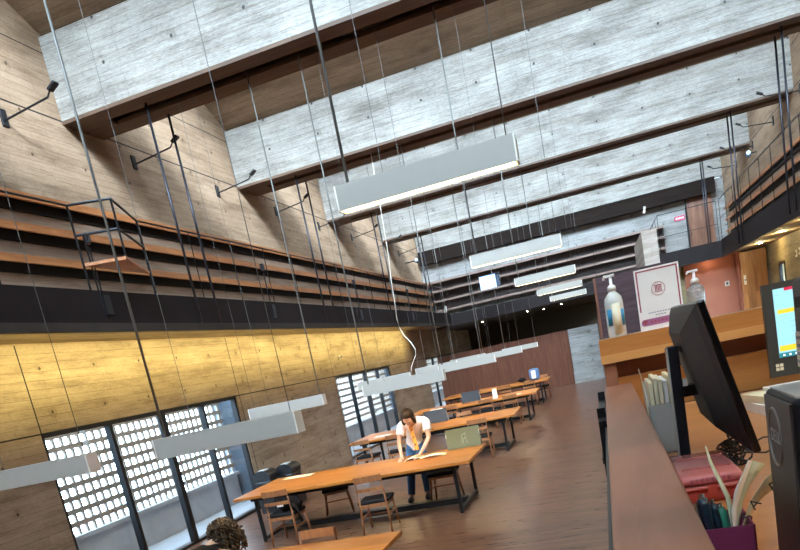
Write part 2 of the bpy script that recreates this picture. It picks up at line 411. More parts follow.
# saw-tooth roof: face, underside, slot, cheek and sloping slab of every bay
for i, Y in enumerate(BEAMS):
    struct(MB().box(XL, XR, Y, Y+.18, 6.93, 8.1), 'ceiling_beam_face', 'beam_face')
    if i < len(BEAMS)-1:
        mb = MB().box(XL, XR, Y, Y+.36, 6.88, 6.93).box(XL, XR, Y+.62, Y+1.0, 6.88, 6.93).box(XL, XL+.55, Y+.36, Y+.62, 6.88, 6.93)
        struct(mb, 'ceiling_beam_underside', 'soffit_shaded')
        struct(MB().box(XL+.55, XR, Y+.36, Y+.62, 7.08, 7.12), 'ceiling_beam_slot', 'black_slot')
        struct(MB().box(XL, XR, Y+.82, Y+1.0, 6.93, 8.1).box(XL, XR, Y+.18, Y+.82, 8.0, 8.1), 'ceiling_beam_cheek', 'slab_conc')
    if i:
        y0 = BEAMS[i-1] + 1.0; z0 = 8.09 + .45*(Y - y0)
        struct(MB().prism([(Y+.2, 8.09), (y0, z0), (y0, z0+.16), (Y+.2, 8.25)], 'x', XL, XR), 'ceiling_slab', 'slab_conc')
struct(MB().box(-7.3, 4.95, 33.85, 34.22, 6.38, 6.94), 'ceiling_trim_beam', 'wood_beam')
# mezzanine decks with steel edge plates
def deck(name, x0, x1, y0, y1, z0=3.62, z1=4.0, mt='soffit'): struct(MB().box(x0, x1, y0, y1, z0, z1), name, mt)
deck('floor_mezzanine_left', XL, -6.25, YB, 34.0)
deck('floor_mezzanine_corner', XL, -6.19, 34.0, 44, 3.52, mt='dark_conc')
deck('floor_mezzanine_right', 4.05, XR, YB, 27.3)
deck('floor_mezzanine_bridge', 2.15, XR, 27.36, 34.2)
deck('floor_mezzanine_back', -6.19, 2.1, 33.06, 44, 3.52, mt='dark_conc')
struct(MB().box(-6.25, -6.2, YB, 33.0, 3.64, 4.06), 'trim_1', 'plate')
struct(MB().box(-6.27, -6.19, YB, 33.0, 3.53, 3.64), 'trim_2', 'plate_lip')
struct(MB().box(4.0, 4.05, YB, 27.3, 3.56, 4.1), 'trim_3', 'plate')
struct(MB().box(2.1, 4.05, 27.3, 27.36, 3.56, 4.08), 'trim_4', 'plate')
struct(MB().box(-6.2, 0.1, 33.0, 33.06, 3.52, 4.0), 'trim_5', 'plate')
# wood-clad core under the bridge end and what stands behind it
struct(MB().box(-.02, 2.25, 27.2, 33.0, 0, 3.82), 'wall_core', 'core_wood')
struct(MB().box(-.1, -.02, 27.14, 27.3, 0, 3.82), 'trim_6', 'partition_wood')
struct(MB().box(2.85, 4.48, 27.9, 28.1, 0, 3.62), 'wall_terracotta', 'terracotta')
struct(MB().box(2.2, 2.85, 28.0, 28.2, 0, 3.62), 'wall_passage', 'olive_plaster')
struct(MB().box(4.44, 4.50, 27.36, 28.0, 0, 3.62), 'wall_return', 'terracotta')
struct(MB().box(4.48, 5.24, 27.2, 27.36, 0, 3.56), 'door_1', 'door_wood_warm')
d = struct(MB().box(3.86, 4.82, 34.16, 34.25, 4.0, 6.45), 'door_2', 'door_wood')
struct(MB().box(3.80, 3.86, 34.12, 34.25, 4.0, 6.5), 'door_jamb', 'black_metal', d)
struct(MB().tube([(3.93, 34.10, 4.95), (3.93, 34.10, 5.1)], .015), 'door_handle', 'pen_silver', d)
o = MB().box(1.63, 2.11, 27.45, 33.0, 3.84, 4.94).build('stair_parapet', 'plaster_grey')
tag(o, 'grey-brown concrete stair parapet block standing on the wood-clad core by the bridge', 'parapet')
# windows: black steel frames, mullions, panes
def window(n, a, b):
    fr = MB(); x0, x1 = XL-.12, XL-.02
    t = .07
    fr.box(x0, x1, a, b, 2.42-t, 2.42).box(x0, x1, a, b, 0, .05).box(x0, x1, a, a+t, 0, 2.42).box(x0, x1, b-t, b, 0, 2.42)
    w = struct(fr, 'window_%d' % n, 'frame_black')
    cuts = [a+t, a+1.53, a+3.0, a+4.38, b-t]
    for i, c in enumerate(cuts[1:-1]):
        h = .065 if i == 1 else .04
        struct(MB().box(x0, x1, c-h, c+h, .05, 2.35), 'window_mullion', 'frame_black', w)
    for c, e in zip(cuts, cuts[1:]):
        struct(MB().box(XL-.075, XL-.065, c+.03, e-.03, .05, 2.35), 'window_pane', 'glass', w)
    struct(MB().tube([(XL-.0, cuts[2]+.11, 1.0), (XL-.0, cuts[2]+.11, 1.2)], .012), 'window_handle', 'pen_silver', w)
for i, (a, b) in enumerate(WIN): window(i+1, a, b)
w = struct(MB().box(XR-.02, XR+.06, 25.02, 25.10, 1.0, 2.98).box(XR-.02, XR+.06, 25.70, 25.82, 1.0, 2.98).box(XR-.02, XR+.06, 25.1, 25.7, 2.9, 2.98).box(XR-.02, XR+.06, 25.1, 25.7, 1.0, 1.06), 'window_4', 'frame_black')
struct(MB().box(XR+.02, XR+.03, 25.1, 25.7, 1.06, 2.9), 'window_pane', 'glass', w)
# light courts beyond the windows: paving, low wall, breeze-block screen, return walls
XS = -8.8
for a, b in WIN[:3]:
    ya, yb = a-.9, b+(1.75 if a < 10 else 4.2)
    struct(MB().box(XS-.15, XL-.14, ya, yb, -.2, -.02), 'courtyard_floor', 'yard_floor')
    struct(MB().box(XS-.2, XS, ya, yb, -.02, .62), 'courtyard_wall', 'yard_low')
    struct(MB().box(XS-.22, XS+.1, ya, yb, .62, .69), 'courtyard_wall_sill', 'yard_floor')
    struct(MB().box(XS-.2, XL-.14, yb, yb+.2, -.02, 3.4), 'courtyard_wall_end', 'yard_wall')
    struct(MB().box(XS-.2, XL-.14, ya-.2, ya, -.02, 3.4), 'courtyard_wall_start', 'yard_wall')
    g = MB(); z = .825
    while z < 3.1:
        g.box(XS-.055, XS, ya, yb, z, z+.082); z += .2125
    yy = 10.015 - .206*math.ceil((10.015-ya)/.206)
    while yy < yb-.05:
        g.box(XS-.05, XS-.004, max(yy, ya), yy+.05, .69, 3.1); yy += .206
    struct(g, 'courtyard_wall_screen', 'block')

# ------------------------------------------------------------------ mezzanine shelves
LV = [(5.53, 'topmost'), (5.12, 'second'), (4.70, 'third'), (4.27, 'lowest')]
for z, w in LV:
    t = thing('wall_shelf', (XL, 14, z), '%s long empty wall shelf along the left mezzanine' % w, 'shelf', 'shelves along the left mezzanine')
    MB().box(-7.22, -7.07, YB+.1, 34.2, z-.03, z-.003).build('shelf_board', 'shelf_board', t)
    MB().box(-7.23, -7.19, YB+.1, 34.2, z-.19, z-.03).build('shade_strip', 'shelf_board', t)  # added black strip imitating the shade below the board
    MB().box(-7.07, -7.03, YB+.1, 34.2, z-.10, z).build('shelf_lip', 'shelf_lip', t)
    if w != 'lowest': MB().box(XL+.002, -7.23, YB+.1, 34.2, z-.42, z-.004).build('back_panel', 'shelf_back', t)
for z, w in LV:
    t = thing('wall_shelf', (-2, YF, z+.06), '%s long empty wall shelf on the far mezzanine wall' % w, 'shelf', 'shelves on the far mezzanine wall')
    z += .07
    MB().box(-7.0, 2.9, 33.92, YF-.02, z-.03, z-.003).build('shelf_board', 'shelf_board', t)
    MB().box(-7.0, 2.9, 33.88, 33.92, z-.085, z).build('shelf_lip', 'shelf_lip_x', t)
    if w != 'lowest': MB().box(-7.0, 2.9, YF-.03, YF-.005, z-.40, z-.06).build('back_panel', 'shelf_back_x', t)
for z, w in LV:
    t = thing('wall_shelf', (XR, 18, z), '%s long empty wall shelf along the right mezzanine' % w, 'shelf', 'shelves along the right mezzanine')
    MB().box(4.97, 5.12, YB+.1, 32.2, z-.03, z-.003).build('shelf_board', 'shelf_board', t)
    MB().box(5.09, 5.13, YB+.1, 32.2, z-.19, z-.03).build('shade_strip', 'shelf_board', t)  # same added shade strip for the right-hand shelves
    MB().box(4.93, 4.97, YB+.1, 32.2, z-.085, z).build('shelf_lip', 'shelf_lip', t)
    if w != 'lowest': MB().box(5.13, XR-.002, YB+.1, 32.2, z-.42, z-.004).build('back_panel', 'shelf_back', t)

# railings
def railing(name_label, pts, z0, z1, step, mids=(), r=.014):
    t = thing('railing', pts[0][:2] + (z0,), name_label, 'railing')
    P = [Vector((p[0], p[1], 0)) for p in pts]
    MB().tube([(p.x, p.y, z1) for p in P], r, 6).build('handrail', 'black_metal', t)
    for m in mids: MB().tube([(p.x, p.y, m) for p in P], r*.6, 6).build('mid_rail', 'black_metal', t)
    for A, B in zip(P, P[1:]):
        n = max(1, round((B-A).length/step))
        for k in range(n+1 if B is P[-1] else n):
            q = A.lerp(B, k/n); MB().tube([(q.x, q.y, z0), (q.x, q.y, z1)], r*.65, 6).build('baluster', 'black_metal', t)
    return t
railing('black steel handrail along the left mezzanine edge, before the jutting lectern', [(-6.22, -2), (-6.22, 8.72)], 4.06, 5.11, 1.5, ())
railing('black steel handrail along the left mezzanine edge, from the lectern to the far end', [(-6.22, 10.25), (-6.22, 33.0)], 4.06, 5.11, 1.46, ())
railing('black steel railing along the far mezzanine edge', [(-6.15, 33.03), (.05, 33.03)], 4.0, 5.15, 1.0, (4.72,))
railing('black steel railing along the right mezzanine edge', [(4.02, 4.), (4.02, 27.2)], 4.1, 5.3, 1.3, (4.75,))
railing('black steel railing around the bridge beside the stair parapet', [(2.17, 33.0), (2.17, 27.40), (3.95, 27.33)], 4.08, 5.3, 1.15, (4.6,))
# reading lectern jutting from the left mezzanine rail
t = thing('balcony_lectern', (-6.2, 9.4, 4.06), 'small steel-framed wooden lectern jutting out from the left mezzanine rail', 'lectern')
TR = [(-6.22, 8.73), (-5.74, 8.98), (-6.22, 10.23)]
for nm, z in (('top_rail', 5.11), ('mid_rail', 4.74)):
    MB().tube([(x, y, z) for x, y in TR], .018, 6).build(nm, 'black_metal', t)
MB().prism(TR, 'z', 4.36, 4.40).build('wooden_tray', 'shelf_lip', t)
for (x, y), zb in zip(TR, (3.68, 4.4, 4.0)):
    MB().tube([(x, y, zb), (x, y, 5.11)], .016, 6).build('post', 'black_metal', t)
MB().tube([(-6.2, 8.86, 3.68), (-6.2, 8.86, 4.74)], .012, 6).build('post', 'black_metal', t)
# hanger rods in pairs under the beams
order = ['nearest', 'second nearest', 'third', 'fourth', 'fifth']
n = 0
for bi, Y in enumerate(BEAMS[3:7]):
    for k, dy in enumerate((.27, .9)):
        o = MB().tube([(-6.08, Y+dy, 3.62), (-6.08, Y+dy, 6.9)], .021, 8).build('hanger_rod', 'rod_steel', smooth=True)
        tag(o, '%s rod of the %s pair of black hanger rods on the left mezzanine' % (('nearer', 'farther')[k], order[bi]), 'rod', 'hanger rods on the left mezzanine')
for bi, Y in enumerate(BEAMS[4:7]):
    for k, dy in enumerate((.3, .85)):
        o = MB().tube([(3.88, Y+dy, 3.62), (3.88, Y+dy, 6.9)], .021, 8).build('hanger_rod', 'rod_steel', smooth=True)
        tag(o, '%s rod of the %s pair of black hanger rods on the right mezzanine' % (('nearer', 'farther')[k], order[bi]), 'rod', 'hanger rods on the right mezzanine')
# small electrical boxes on the left rail
for i, y in enumerate((8.95, 14.3, 20.1, 26.)):
    t = thing('outlet_box', (-6.2, y, 4.6), '%s small grey outlet box clipped to the left mezzanine rail' % ('nearest', 'second', 'third', 'farthest')[i], 'outlet box', 'outlet boxes on the left rail')
    MB().box(-6.25, -6.19, y-.04, y+.04, 4.66, 4.80).build('box_body', 'rod_steel', t, bevel=.008)
    MB().box(-6.189, -6.18, y-.025, y+.025, 4.68, 4.78).build('cover', 'pc_grey', t)
    MB().tube([(-6.22, y, 4.62), (-6.22, y, 4.06)], .012, 6).build('conduit', 'rod_steel', t)
    MB().box(-6.2, -6.17, y-.07, y+.07, 3.75, 4.0).build('lower_box', 'black_metal', t)
# wall arms with little spotlights
def arm(x, y, z, sgn, label, group, blue=False, L=.78):
    t = thing('arm_spotlight', (x, y, z), label, 'spotlight', group)
    MB().box(min(x, x+sgn*.03), max(x, x+sgn*.03), y-.06, y+.06, z-.13, z+.1).build('wall_plate', 'black_metal', t, bevel=.005)
    MB().tube([(x, y, z-.05), (x+sgn*L, y, z+.03)], .014, 6).build('arm', 'black_metal', t)
    MB().tube([(x+sgn*L, y, z+.03), (x+sgn*(L+.06), y, z+.10)], .012, 6).build('knuckle', 'black_metal', t)
    h = MB().box(-.075, .075, -.055, .055, -.02, .02).xf(Matrix.Translation((x+sgn*(L+.12), y, z+.13)) @ Matrix.Rotation(-sgn*.5, 4, 'Y')).build('lamp_head', 'black_metal', t, bevel=.01)
    MB().box(-.06, .06, -.04, .04, .02, .024).xf(Matrix.Translation((x+sgn*(L+.12), y, z+.13)) @ Matrix.Rotation(-sgn*.5, 4, 'Y')).build('lamp_lens', 'blue_lens' if blue else 'rod_steel', h)
nth = ['nearest', 'second nearest', 'third nearest', 'fourth nearest', 'fifth', 'sixth', 'seventh', 'farthest']
for i in range(8):
    arm(XL, 9.55 + i*3.03, 6.68, 1, '%s black arm spotlight on the left concrete wall' % nth[i], 'arm spotlights on the left wall')
for i in range(4):
    arm(XR, 21.9 + i*3.03, 6.76, -1, '%s black arm spotlight on the right concrete wall' % ('nearest', 'second', 'third', 'farthest')[i], 'arm spotlights on the right wall')
for (x, y, z, lab) in ((-6.9, 31.6, 6.35, 'pale blue emergency lamp in the far left upper corner'), (5.05, 27.5, 6.45, 'pale blue emergency lamp high on the right concrete wall')):
    t = thing('emergency_wall_lamp', (x, y, z), lab, 'lamp')
    s = 1 if x < 0 else -1
    wl = XL if x < 0 else XR
    MB().box(-.07, .07, -.07, .07, -.09, .09).xf(Matrix.Translation((x, y, z))).build('housing', 'yard_wall', t, bevel=.02)
    MB().ball((x, y-.09, z+.02), .06).build('lens', 'blue_lens', t, smooth=True)
    MB().box(min(x, wl), max(x, wl), y-.02, y+.02, z-.02, z+.02).build('bracket', 'black_metal', t)
# spots hanging on the far mezzanine, cameras etc.
for i, (x, y, z) in enumerate(((-6.3, 32.6, 4.25), (-3.4, 33.6, 6.35), (-1.2, 33.6, 6.3), (2.2, 33.6, 6.32))):
    lab = ('white spotlight clipped to the rail at the far left corner', 'small spotlight under the dark far beam, leftmost', 'small spotlight under the dark far beam, middle', 'small spotlight under the dark far beam near the wooden door')[i]
    t = thing('clip_spotlight', (x, y, z), lab, 'spotlight')
    MB().tube([(x, y, z-.12), (x+.05, y-.1, z+.1)], .05, 10).build('lamp_head', 'white_plastic' if i in (0, 3) else 'black_metal', t)
    MB().tube([(x, y, z), (x, y+.2, z+.14)], .015, 6).build('clamp', 'black_metal', t)
# blue lit panel on the far gallery
t = thing('lit_panel', (-3.9, 31.0, 4.5), 'small pale blue lit monitor box before the far gallery shelves', 'monitor')
MB().box(-4.42, -3.78, 31.0, 31.06, 4.55, 5.06).build('screen', 'blue_screen', t)
MB().box(-4.42, -3.62, 31.06, 31.2, 4.55, 5.06).build('housing', 'yard_wall', t, bevel=.01)
MB().box(-4.45, -3.60, 30.98, 31.2, 5.06, 5.10).build('hood', 'black_metal', t)
MB().tube([(-3.9, 31.15, 5.1), (-3.9, 31.15, 6.5)], .02, 6).build('drop_rod', 'black_metal', t)

# ------------------------------------------------------------------ pendant lamps
LY = [5.5, 11.3, 17.1, 23.0, 28.8]
def lamp(x0, x1, y, z0, label, group, lit, cond):
    t = thing('pendant_lamp', ((x0+x1)/2, y, z0), label, 'pendant lamp', group)
    hw = .075
    body = MB().box(x0+.012, x1-.012, y-hw, y-hw+.012, z0, z0+.155).box(x0+.012, x1-.012, y+hw-.012, y+hw, z0, z0+.155).box(x0+.012, x1-.012, y-hw, y+hw, z0+.155, z0+.17)
    body.build('lamp_body', 'lamp_body', t)
    MB().box(x0, x0+.012, y-hw, y+hw, z0, z0+.17).build('end_cap', 'lamp_cap', t)
    MB().box(x1-.012, x1, y-hw, y+hw, z0, z0+.17).build('end_cap', 'lamp_cap', t)
    MB().box(x0+.03, x1-.03, y-hw+.014, y+hw-.014, z0+.004, z0+.03).build('diffuser', 'lamp_glow' if lit else 'lamp_low', t)
    thick = {'L': x0+.09, 'R': x1-.06}.get(cond)
    for x in (x0+.09, x1-.06):
        if x == thick: MB().tube([(x, y, z0+.17), (x, y, 7.08)], .0115, 8).build('conduit', 'cable_steel', t, smooth=True)
        else: MB().tube([(x, y, z0+.17), (x, y, 7.08)], .0035, 6).build('suspension_wire', 'wire', t, smooth=True)
    MB().tube([(x0+.35, y+.03, z0+.17), (x0+.35, y+.03, 7.08)], .0025, 6).build('feed_wire', 'wire', t)
for i, y in enumerate(LY):
    o_ = nth[i] if i < 4 else 'farthest'
    lamp(-1.68, -.38, y, 3.45, '%s long pendant lamp of the high right-hand row' % o_, 'high right row of pendant lamps', True, 'L')
    lamp(-3.70, -2.38, y, 1.96, '%s low pendant lamp of the middle row over the tables' % o_, 'middle row of pendant lamps', False, 'L')
    lamp(-5.72, -4.38, y, 1.96, '%s low pendant lamp of the left row near the windows' % o_, 'left row of pendant lamps', False, 'R' if i not in (0, 2) else None)
# spiral loose cable near the far end
pts = [(-4.30, 17.12, 6.9), (-4.33, 17.12, 5.6), (-4.36, 17.12, 4.76), (-4.41, 17.12, 4.22), (-4.43, 17.12, 3.78), (-4.46, 17.12, 3.35), (-4.44, 17.12, 3.15), (-4.36, 17.12, 2.95), (-4.24, 17.12, 2.78), (-4.17, 17.12, 2.62), (-4.18, 17.12, 2.48), (-4.28, 17.12, 2.34), (-4.35, 17.12, 2.22), (-4.36, 17.12, 2.14)]
o = MB().tube(pts, .011, 8).build('loose_cable', 'lamp_cap', smooth=True); tag(o, 'loose pale cable sagging in a curve before the far left wall', 'cable')
pts = [(-3.55 + 2.0*k/12, 11.3, 7.0 - .10*math.sin(PI*k/12)) for k in range(13)]
o = MB().tube(pts, .006, 6).build('slack_cable', 'wire', smooth=True); tag(o, 'thin slack cable drooping from the slot under the nearest concrete beam', 'cable')
# soffit downlights
def downlight(x, y, z, label, group):
    t = thing('downlight', (x, y, z), label, 'downlight', group)
    MB().lathe([(.055, z-.001), (.055, z-.02), (.042, z-.02)], x, y, 16).build('trim_ring', 'white_paint', t)
    MB().lathe([(.04, z-.012), (.04, z-.026)], x, y, 16).build('bulb', 'bulb', t)
for i, y in enumerate((10.0, 16.0, 21.6, 27.2)):
    downlight(-6.42, y, 3.62, '%s small downlight in the left mezzanine soffit' % ('nearest', 'second', 'third', 'farthest')[i], 'left soffit downlights')
for i, (x, y) in enumerate(((-5.2, 35.2), (-3.1, 35.0), (-1.6, 35.1), (-2.5, 36.8))):
    downlight(x, y, 3.52, ('leftmost', 'middle', 'rightmost', 'bright rear')[i] + ' downlight in the dark soffit beyond the wooden partition', 'far soffit downlights')
downlight(4.72, 25.2, 3.62, 'bright downlight in the right mezzanine soffit before the honey wood door', 'downlights')
for i, y in enumerate((20.9, 27.)):
    t = thing('wall_hook', (XL, y, 2.9), '%s small brass wall lamp on the yellow left wall' % ('nearer', 'farther')[i], 'wall lamp')
    MB().box(XL, XL+.05, y-.05, y+.05, 2.86, 2.96).build('wall_plate', 'lamp_cap', t)
    MB().tube([(XL+.05, y, 2.9), (XL+.14, y, 2.94)], .03, 8).build('lamp_head', 'socket', t)

# ------------------------------------------------------------------ reading tables
TZ = .80
TY = [5.7, 11.35, 17.15, 22.75, 28.0]
TN = ['nearest long orange wooden table, cut by the bottom of the photo', 'long orange wooden table where the standing woman leans', 'third long wooden table from the front, behind the woman',
      'fourth long wooden table from the front', 'farthest long wooden table before the red-brown partition']
tb = None
def make_table():
    t = thing('reading_table', (0, 0, 0), '', 'table', 'long reading tables')
    MB().box(-1.95, 1.95, -.88, .88, TZ-.045, TZ).build('tabletop', 'table_wood', t, bevel=.006)
    MB().box(-1.74, 1.74, -.70, -.66, TZ-.11, TZ-.045).box(-1.74, 1.74, .66, .70, TZ-.11, TZ-.045).build('apron', 'table_leg', t)
    for x in (-1.66, 1.66):
        for y in (-.68, .68):
            MB().box(x-.025, x+.025, y-.025, y+.025, 0, TZ-.045).build('leg', 'table_leg', t)
        MB().box(x-.025, x+.025, -.66, .66, .03, .08).build('foot_rail', 'table_leg', t)
    MB().box(-1.63, 1.63, -.09, .09, .03, .12).build('floor_beam', 'table_leg', t)
    return t
tb = make_table()
tables = []
for i, y in enumerate(TY):
    o = tb if i == 0 else copy_tree(tb, (0, 0, 0))
    o.location = (-4.03, y, 0); o['label'] = TN[i]; tables.append(o)

# ------------------------------------------------------------------ chairs
def make_chair():
    t = thing('reading_chair', (0, 0, 0), '', 'chair', 'wooden reading chairs')
    # faces +Y, back at -Y
    for x in (-.20, .20):
        MB().tube([(x*1.08, -.30, 0), (x, -.22, .46), (x*.98, -.27, .88)], [.016, .021, .015], 8).build('leg', 'chair_wood', t, smooth=True)
        MB().tube([(x*1.12, .26, 0), (x, .20, .46)], [.015, .021], 8).build('leg', 'chair_wood', t, smooth=True)
        MB().box(x-.012, x+.012, -.22, .21, .24, .27).build('side_stretcher', 'chair_wood', t)
    def rail(z0, z1, bow):
        rows = [[(-.21+.42*k/8, -.262 - bow*math.sin(PI*k/8) - (z-.7)*.1, z) for k in range(9)] for z in (z0, (z0+z1)/2, z1)]
        MB().sheet(rows, .009).build('back_rail', 'chair_wood', t, smooth=False)
    rail(.79, .88, .03); rail(.65, .70, .03)
    MB().box(-.20, .20, -.235, -.205, .40, .45).box(-.20, .20, .19, .22, .40, .45).box(-.215, -.19, -.22, .21, .40, .45).box(.19, .215, -.22, .21, .40, .45).build('seat_frame', 'chair_wood', t)
    MB().box(-.235, .235, -.235, .245, .45, .505).build('seat', 'seat_black', t, bevel=.02, segs=3, smooth=True)
    MB().box(-.20, .20, -.01, .015, .245, .265).build('cross_stretcher', 'chair_wood', t)
    return t
ch = make_chair()
CH = [(-5.08, 10.42, 0, 'wooden chair with a dark bag on it, before the left of the woman\'s table'),
      (-3.55, 10.32, .08, 'wooden chair with black seat before the middle of the woman\'s table'),
      (-3.05, 6.55, PI, 'wooden chair whose back shows over the far edge of the nearest table'),
      (-2.85, 16.08, .05, 'wooden chair at the right near side of the third table'),
      (-5.50, 16.08, -.1, 'wooden chair at the left near side of the third table'),
      (-4.75, 16.10, .15, 'wooden chair behind the woman, beside the left chair of the third table'),
      (-3.6, 18.25, PI, 'wooden chair on the far side of the third table behind the grey board'),
      (-2.80, 21.85, 0, 'wooden chair at the right near side of the fourth table'),
      (-3.55, 21.9, .1, 'wooden chair second from the right at the near side of the fourth table'),
      (-4.6, 22.0, 0, 'wooden chair at the left near side of the fourth table'),
      (-2.75, 27.0, .1, 'wooden chair at the right near side of the farthest table'),
      (-2.45, 29.1, PI, 'dark chair at the right far side of the farthest table'),
      (-3.6, 27.1, 0, 'wooden chair second from the right at the farthest table'),
      (-3.05, 4.55, 0, 'wooden chair that the seated curly-haired woman sits on')]
for i, (x, y, r, lab) in enumerate(CH):
    o = ch if i == 0 else copy_tree(ch, (0, 0, 0))
    o.location = (x, y, 0); o.rotation_euler = (0, 0, r); o['label'] = lab

def make_stool(x, y, rz, label):
    t = thing('wooden_stool', (0, 0, 0), label, 'stool')
    for sx in (-1, 1):
        for sy in (-1, 1): MB().tube([(sx*.24, sy*.25, 0), (sx*.19, sy*.19, .46)], [.015, .021], 8).build('leg', 'chair_wood', t, smooth=True)
        MB().box(sx*.205-.012, sx*.205+.012, -.21, .21, .24, .27).build('side_stretcher', 'chair_wood', t)
    MB().box(-.20, .20, -.012, .012, .245, .265).build('cross_stretcher', 'chair_wood', t)
    MB().box(-.215, .215, -.215, .215, .41, .452).build('seat_frame', 'chair_wood', t)
    MB().box(-.235, .235, -.24, .24, .452, .51).build('seat', 'seat_black', t, bevel=.02, segs=3, smooth=True)
    t.location = (x, y, 0); t.rotation_euler = (0, 0, rz)
make_stool(-4.85, 12.05, .35, 'wooden seat with black cushion seen under the left half of the woman\'s table')
make_stool(-2.83, 11.85, .05, 'wooden seat with black cushion under the woman\'s table, right of her legs')

# boards on the tables
def board(x, y, w, h, mat, label, drawing=False, lean=.12):
    t = thing('table_board', (x, y, TZ), label, 'board')
    R = Matrix.Translation((x, y, TZ)) @ Matrix.Rotation(-lean, 4, 'X')
    MB().box(-w/2, w/2, -.012, .012, .005, h).xf(R).build('panel', mat, t, bevel=.004)
    for s in (-1, 1):
        MB().prism([(.012, .01), (.16, .005), (.012, h*.8)], 'x', s*w/2 - .012*(s > 0) - 0, s*w/2 + .012*(s < 0)).xf(Matrix.Translation((x, y, TZ))).build('side_support', 'board_edge', t)
    if drawing:
        mbd = MB()
        for seg in (((-.03, .08), (-.01, .22)), ((-.01, .22), (.05, .24)), ((.05, .24), (.03, .15)), ((-.02, .15), (.06, .16)), ((.04, .15), (.07, .07)), ((-.0, .14), (.0, .07))):
            mbd.tube([(a, -.0135, b) for a, b in seg], .0025, 5)
        mbd.xf(R).build('drawn_emblem', 'chalk', t)
board(-2.42, 11.98, .57, .33, 'board_green', 'olive green board standing on the woman\'s table at its right end, faint drawing on it', True)
board(-4.16, 17.75, .59, .31, 'board_grey', 'charcoal grey board standing on the third table right behind the woman')
board(-4.15, 22.9, .58, .32, 'board_grey', 'charcoal grey board standing on the fourth table, beside the white carton')

# papers, book, cloths on the tables
o = MB().box(-5.72, -5.18, 11.86, 12.12, TZ, TZ+.004).build('paper_sheet', 'paper_cream'); tag(o, 'cream paper sheet lying on the left part of the woman\'s table', 'paper')
t = thing('open_book', (-3.1, 11.62, TZ), 'open cream book under the hands of the standing woman', 'book')
def page(xa, xb, ya, yb, lift):
    rows = [[(xa+(xb-xa)*k/8, ya+(yb-ya)*j/3 + .02*math.sin(k), TZ+.006+lift*math.sin(PI*k/8)) for k in range(9)] for j in range(4)]
    return MB().sheet(rows, .004)
page(-3.34, -3.06, 11.50, 11.80, .035).build('left_pages', 'cream_cloth', t, smooth=True)
page(-3.05, -2.66, 11.46, 11.66, .03).build('right_pages', 'cream_cloth', t, smooth=True)
t = thing('white_carton', (-3.35, 22.5, TZ), 'white drink carton standing on the fourth table', 'carton')
MB().box(-3.40, -3.27, 22.45, 22.57, TZ, TZ+.22).build('carton_body', 'paper', t); MB().prism([(22.45, TZ+.22), (22.57, TZ+.22), (22.51, TZ+.28)], 'x', -3.40, -3.27).build('carton_top', 'label_cream', t)
for (x, y, tz, l) in ((-2.75, 22.4, TZ, 'white sheet lying on the right part of the fourth table'), (-5.3, 16.9, TZ, 'white sheet lying on the left part of the third table'), (-5.2, 22.5, TZ, 'white sheets lying on the left part of the fourth table')):
    o = MB().box(x-.2, x+.2, y-.12, y+.12, tz, tz+.006).build('paper_sheet', 'paper'); tag(o, l, 'paper')
# blue bag and things on the farthest table
t = thing('blue_backpack', (-2.62, 28.3, TZ), 'blue and white backpack sitting on the right end of the farthest table', 'backpack')
MB().box(-2.82, -2.44, 28.15, 28.45, TZ, TZ+.42).build('bag_body', 'bag_blue', t, bevel=.09, segs=3, smooth=True)
MB().box(-2.72, -2.56, 28.06, 28.16, TZ+.06, TZ+.36).build('front_pocket', 'white_paint', t, bevel=.03, smooth=True)
MB().tube([(-2.68, 28.3, TZ+.40), (-2.68, 28.3, TZ+.5), (-2.58, 28.3, TZ+.5), (-2.58, 28.3, TZ+.40)], .012, 6).build('handle', 'cord', t)
o = MB().ball((-3.1, 28.2, TZ+.09), .12, 2, (1.3, 1, .75)).build('dark_pouch', 'top_black', smooth=True); tag(o, 'dark soft pouch beside the blue backpack on the farthest table', 'pouch')
# dark bag on the near left chair
t = thing('dark_bag', (-5.08, 10.42, .505), 'dark crumpled bag lying on the left near chair', 'bag')
mbx = MB().ball((-5.02, 10.44, .60), .2, 3, (1.05, .85, .55))
for v in mbx.bm.verts: v.co += Vector((random.uniform(-.012, .012), random.uniform(-.012, .012), .025*math.sin(v.co.x*30)))
mbx.build('bag_body', 'top_black', t, smooth=True)
MB().tube([(-4.9, 10.3, .60), (-4.80, 10.22, .56), (-4.78, 10.22, .40), (-4.80, 10.3, .34)], .03, 8).build('hanging_strap', 'top_black', t, smooth=True)
MB().box(-5.14, -5.04, 10.255, 10.275, .60, .67).build('white_patch', 'white_paint', t)
# pair of black bins by the wall pier
for i, (x, yb_, w_, lab) in enumerate(((-6.84, 13.5, .175, 'left one of two black domed bins by the wall pier, white label on its lid'), (-6.58, 14.05, .175, 'right one of two black domed bins by the wall pier, white label on its lid'))):
    t = thing('domed_bin', (x, yb_, 0), lab, 'bin', 'black domed bins')
    MB().box(x-w_, x+w_, yb_-.22, yb_+.22, 0, .66).build('bin_body', 'bin_black', t, bevel=.03, smooth=False)
    MB().prism([(x-w_-.01, .66)] + [(x + (w_+.01)*math.cos(a), .74+.13*math.sin(a)) for a in [PI - PI*k/12 for k in range(13)]] + [(x+w_+.01, .66)], 'y', yb_-.23, yb_+.23).build('domed_lid', 'bin_black', t)
    MB().prism([(x-.07 + .14*k/4, .872 + .004*math.sin(PI*k/4)) for k in range(5)] + [(x+.07, .86), (x-.07, .86)], 'y', yb_-.18, yb_+.05).build('lid_label', 'bin_label', t)

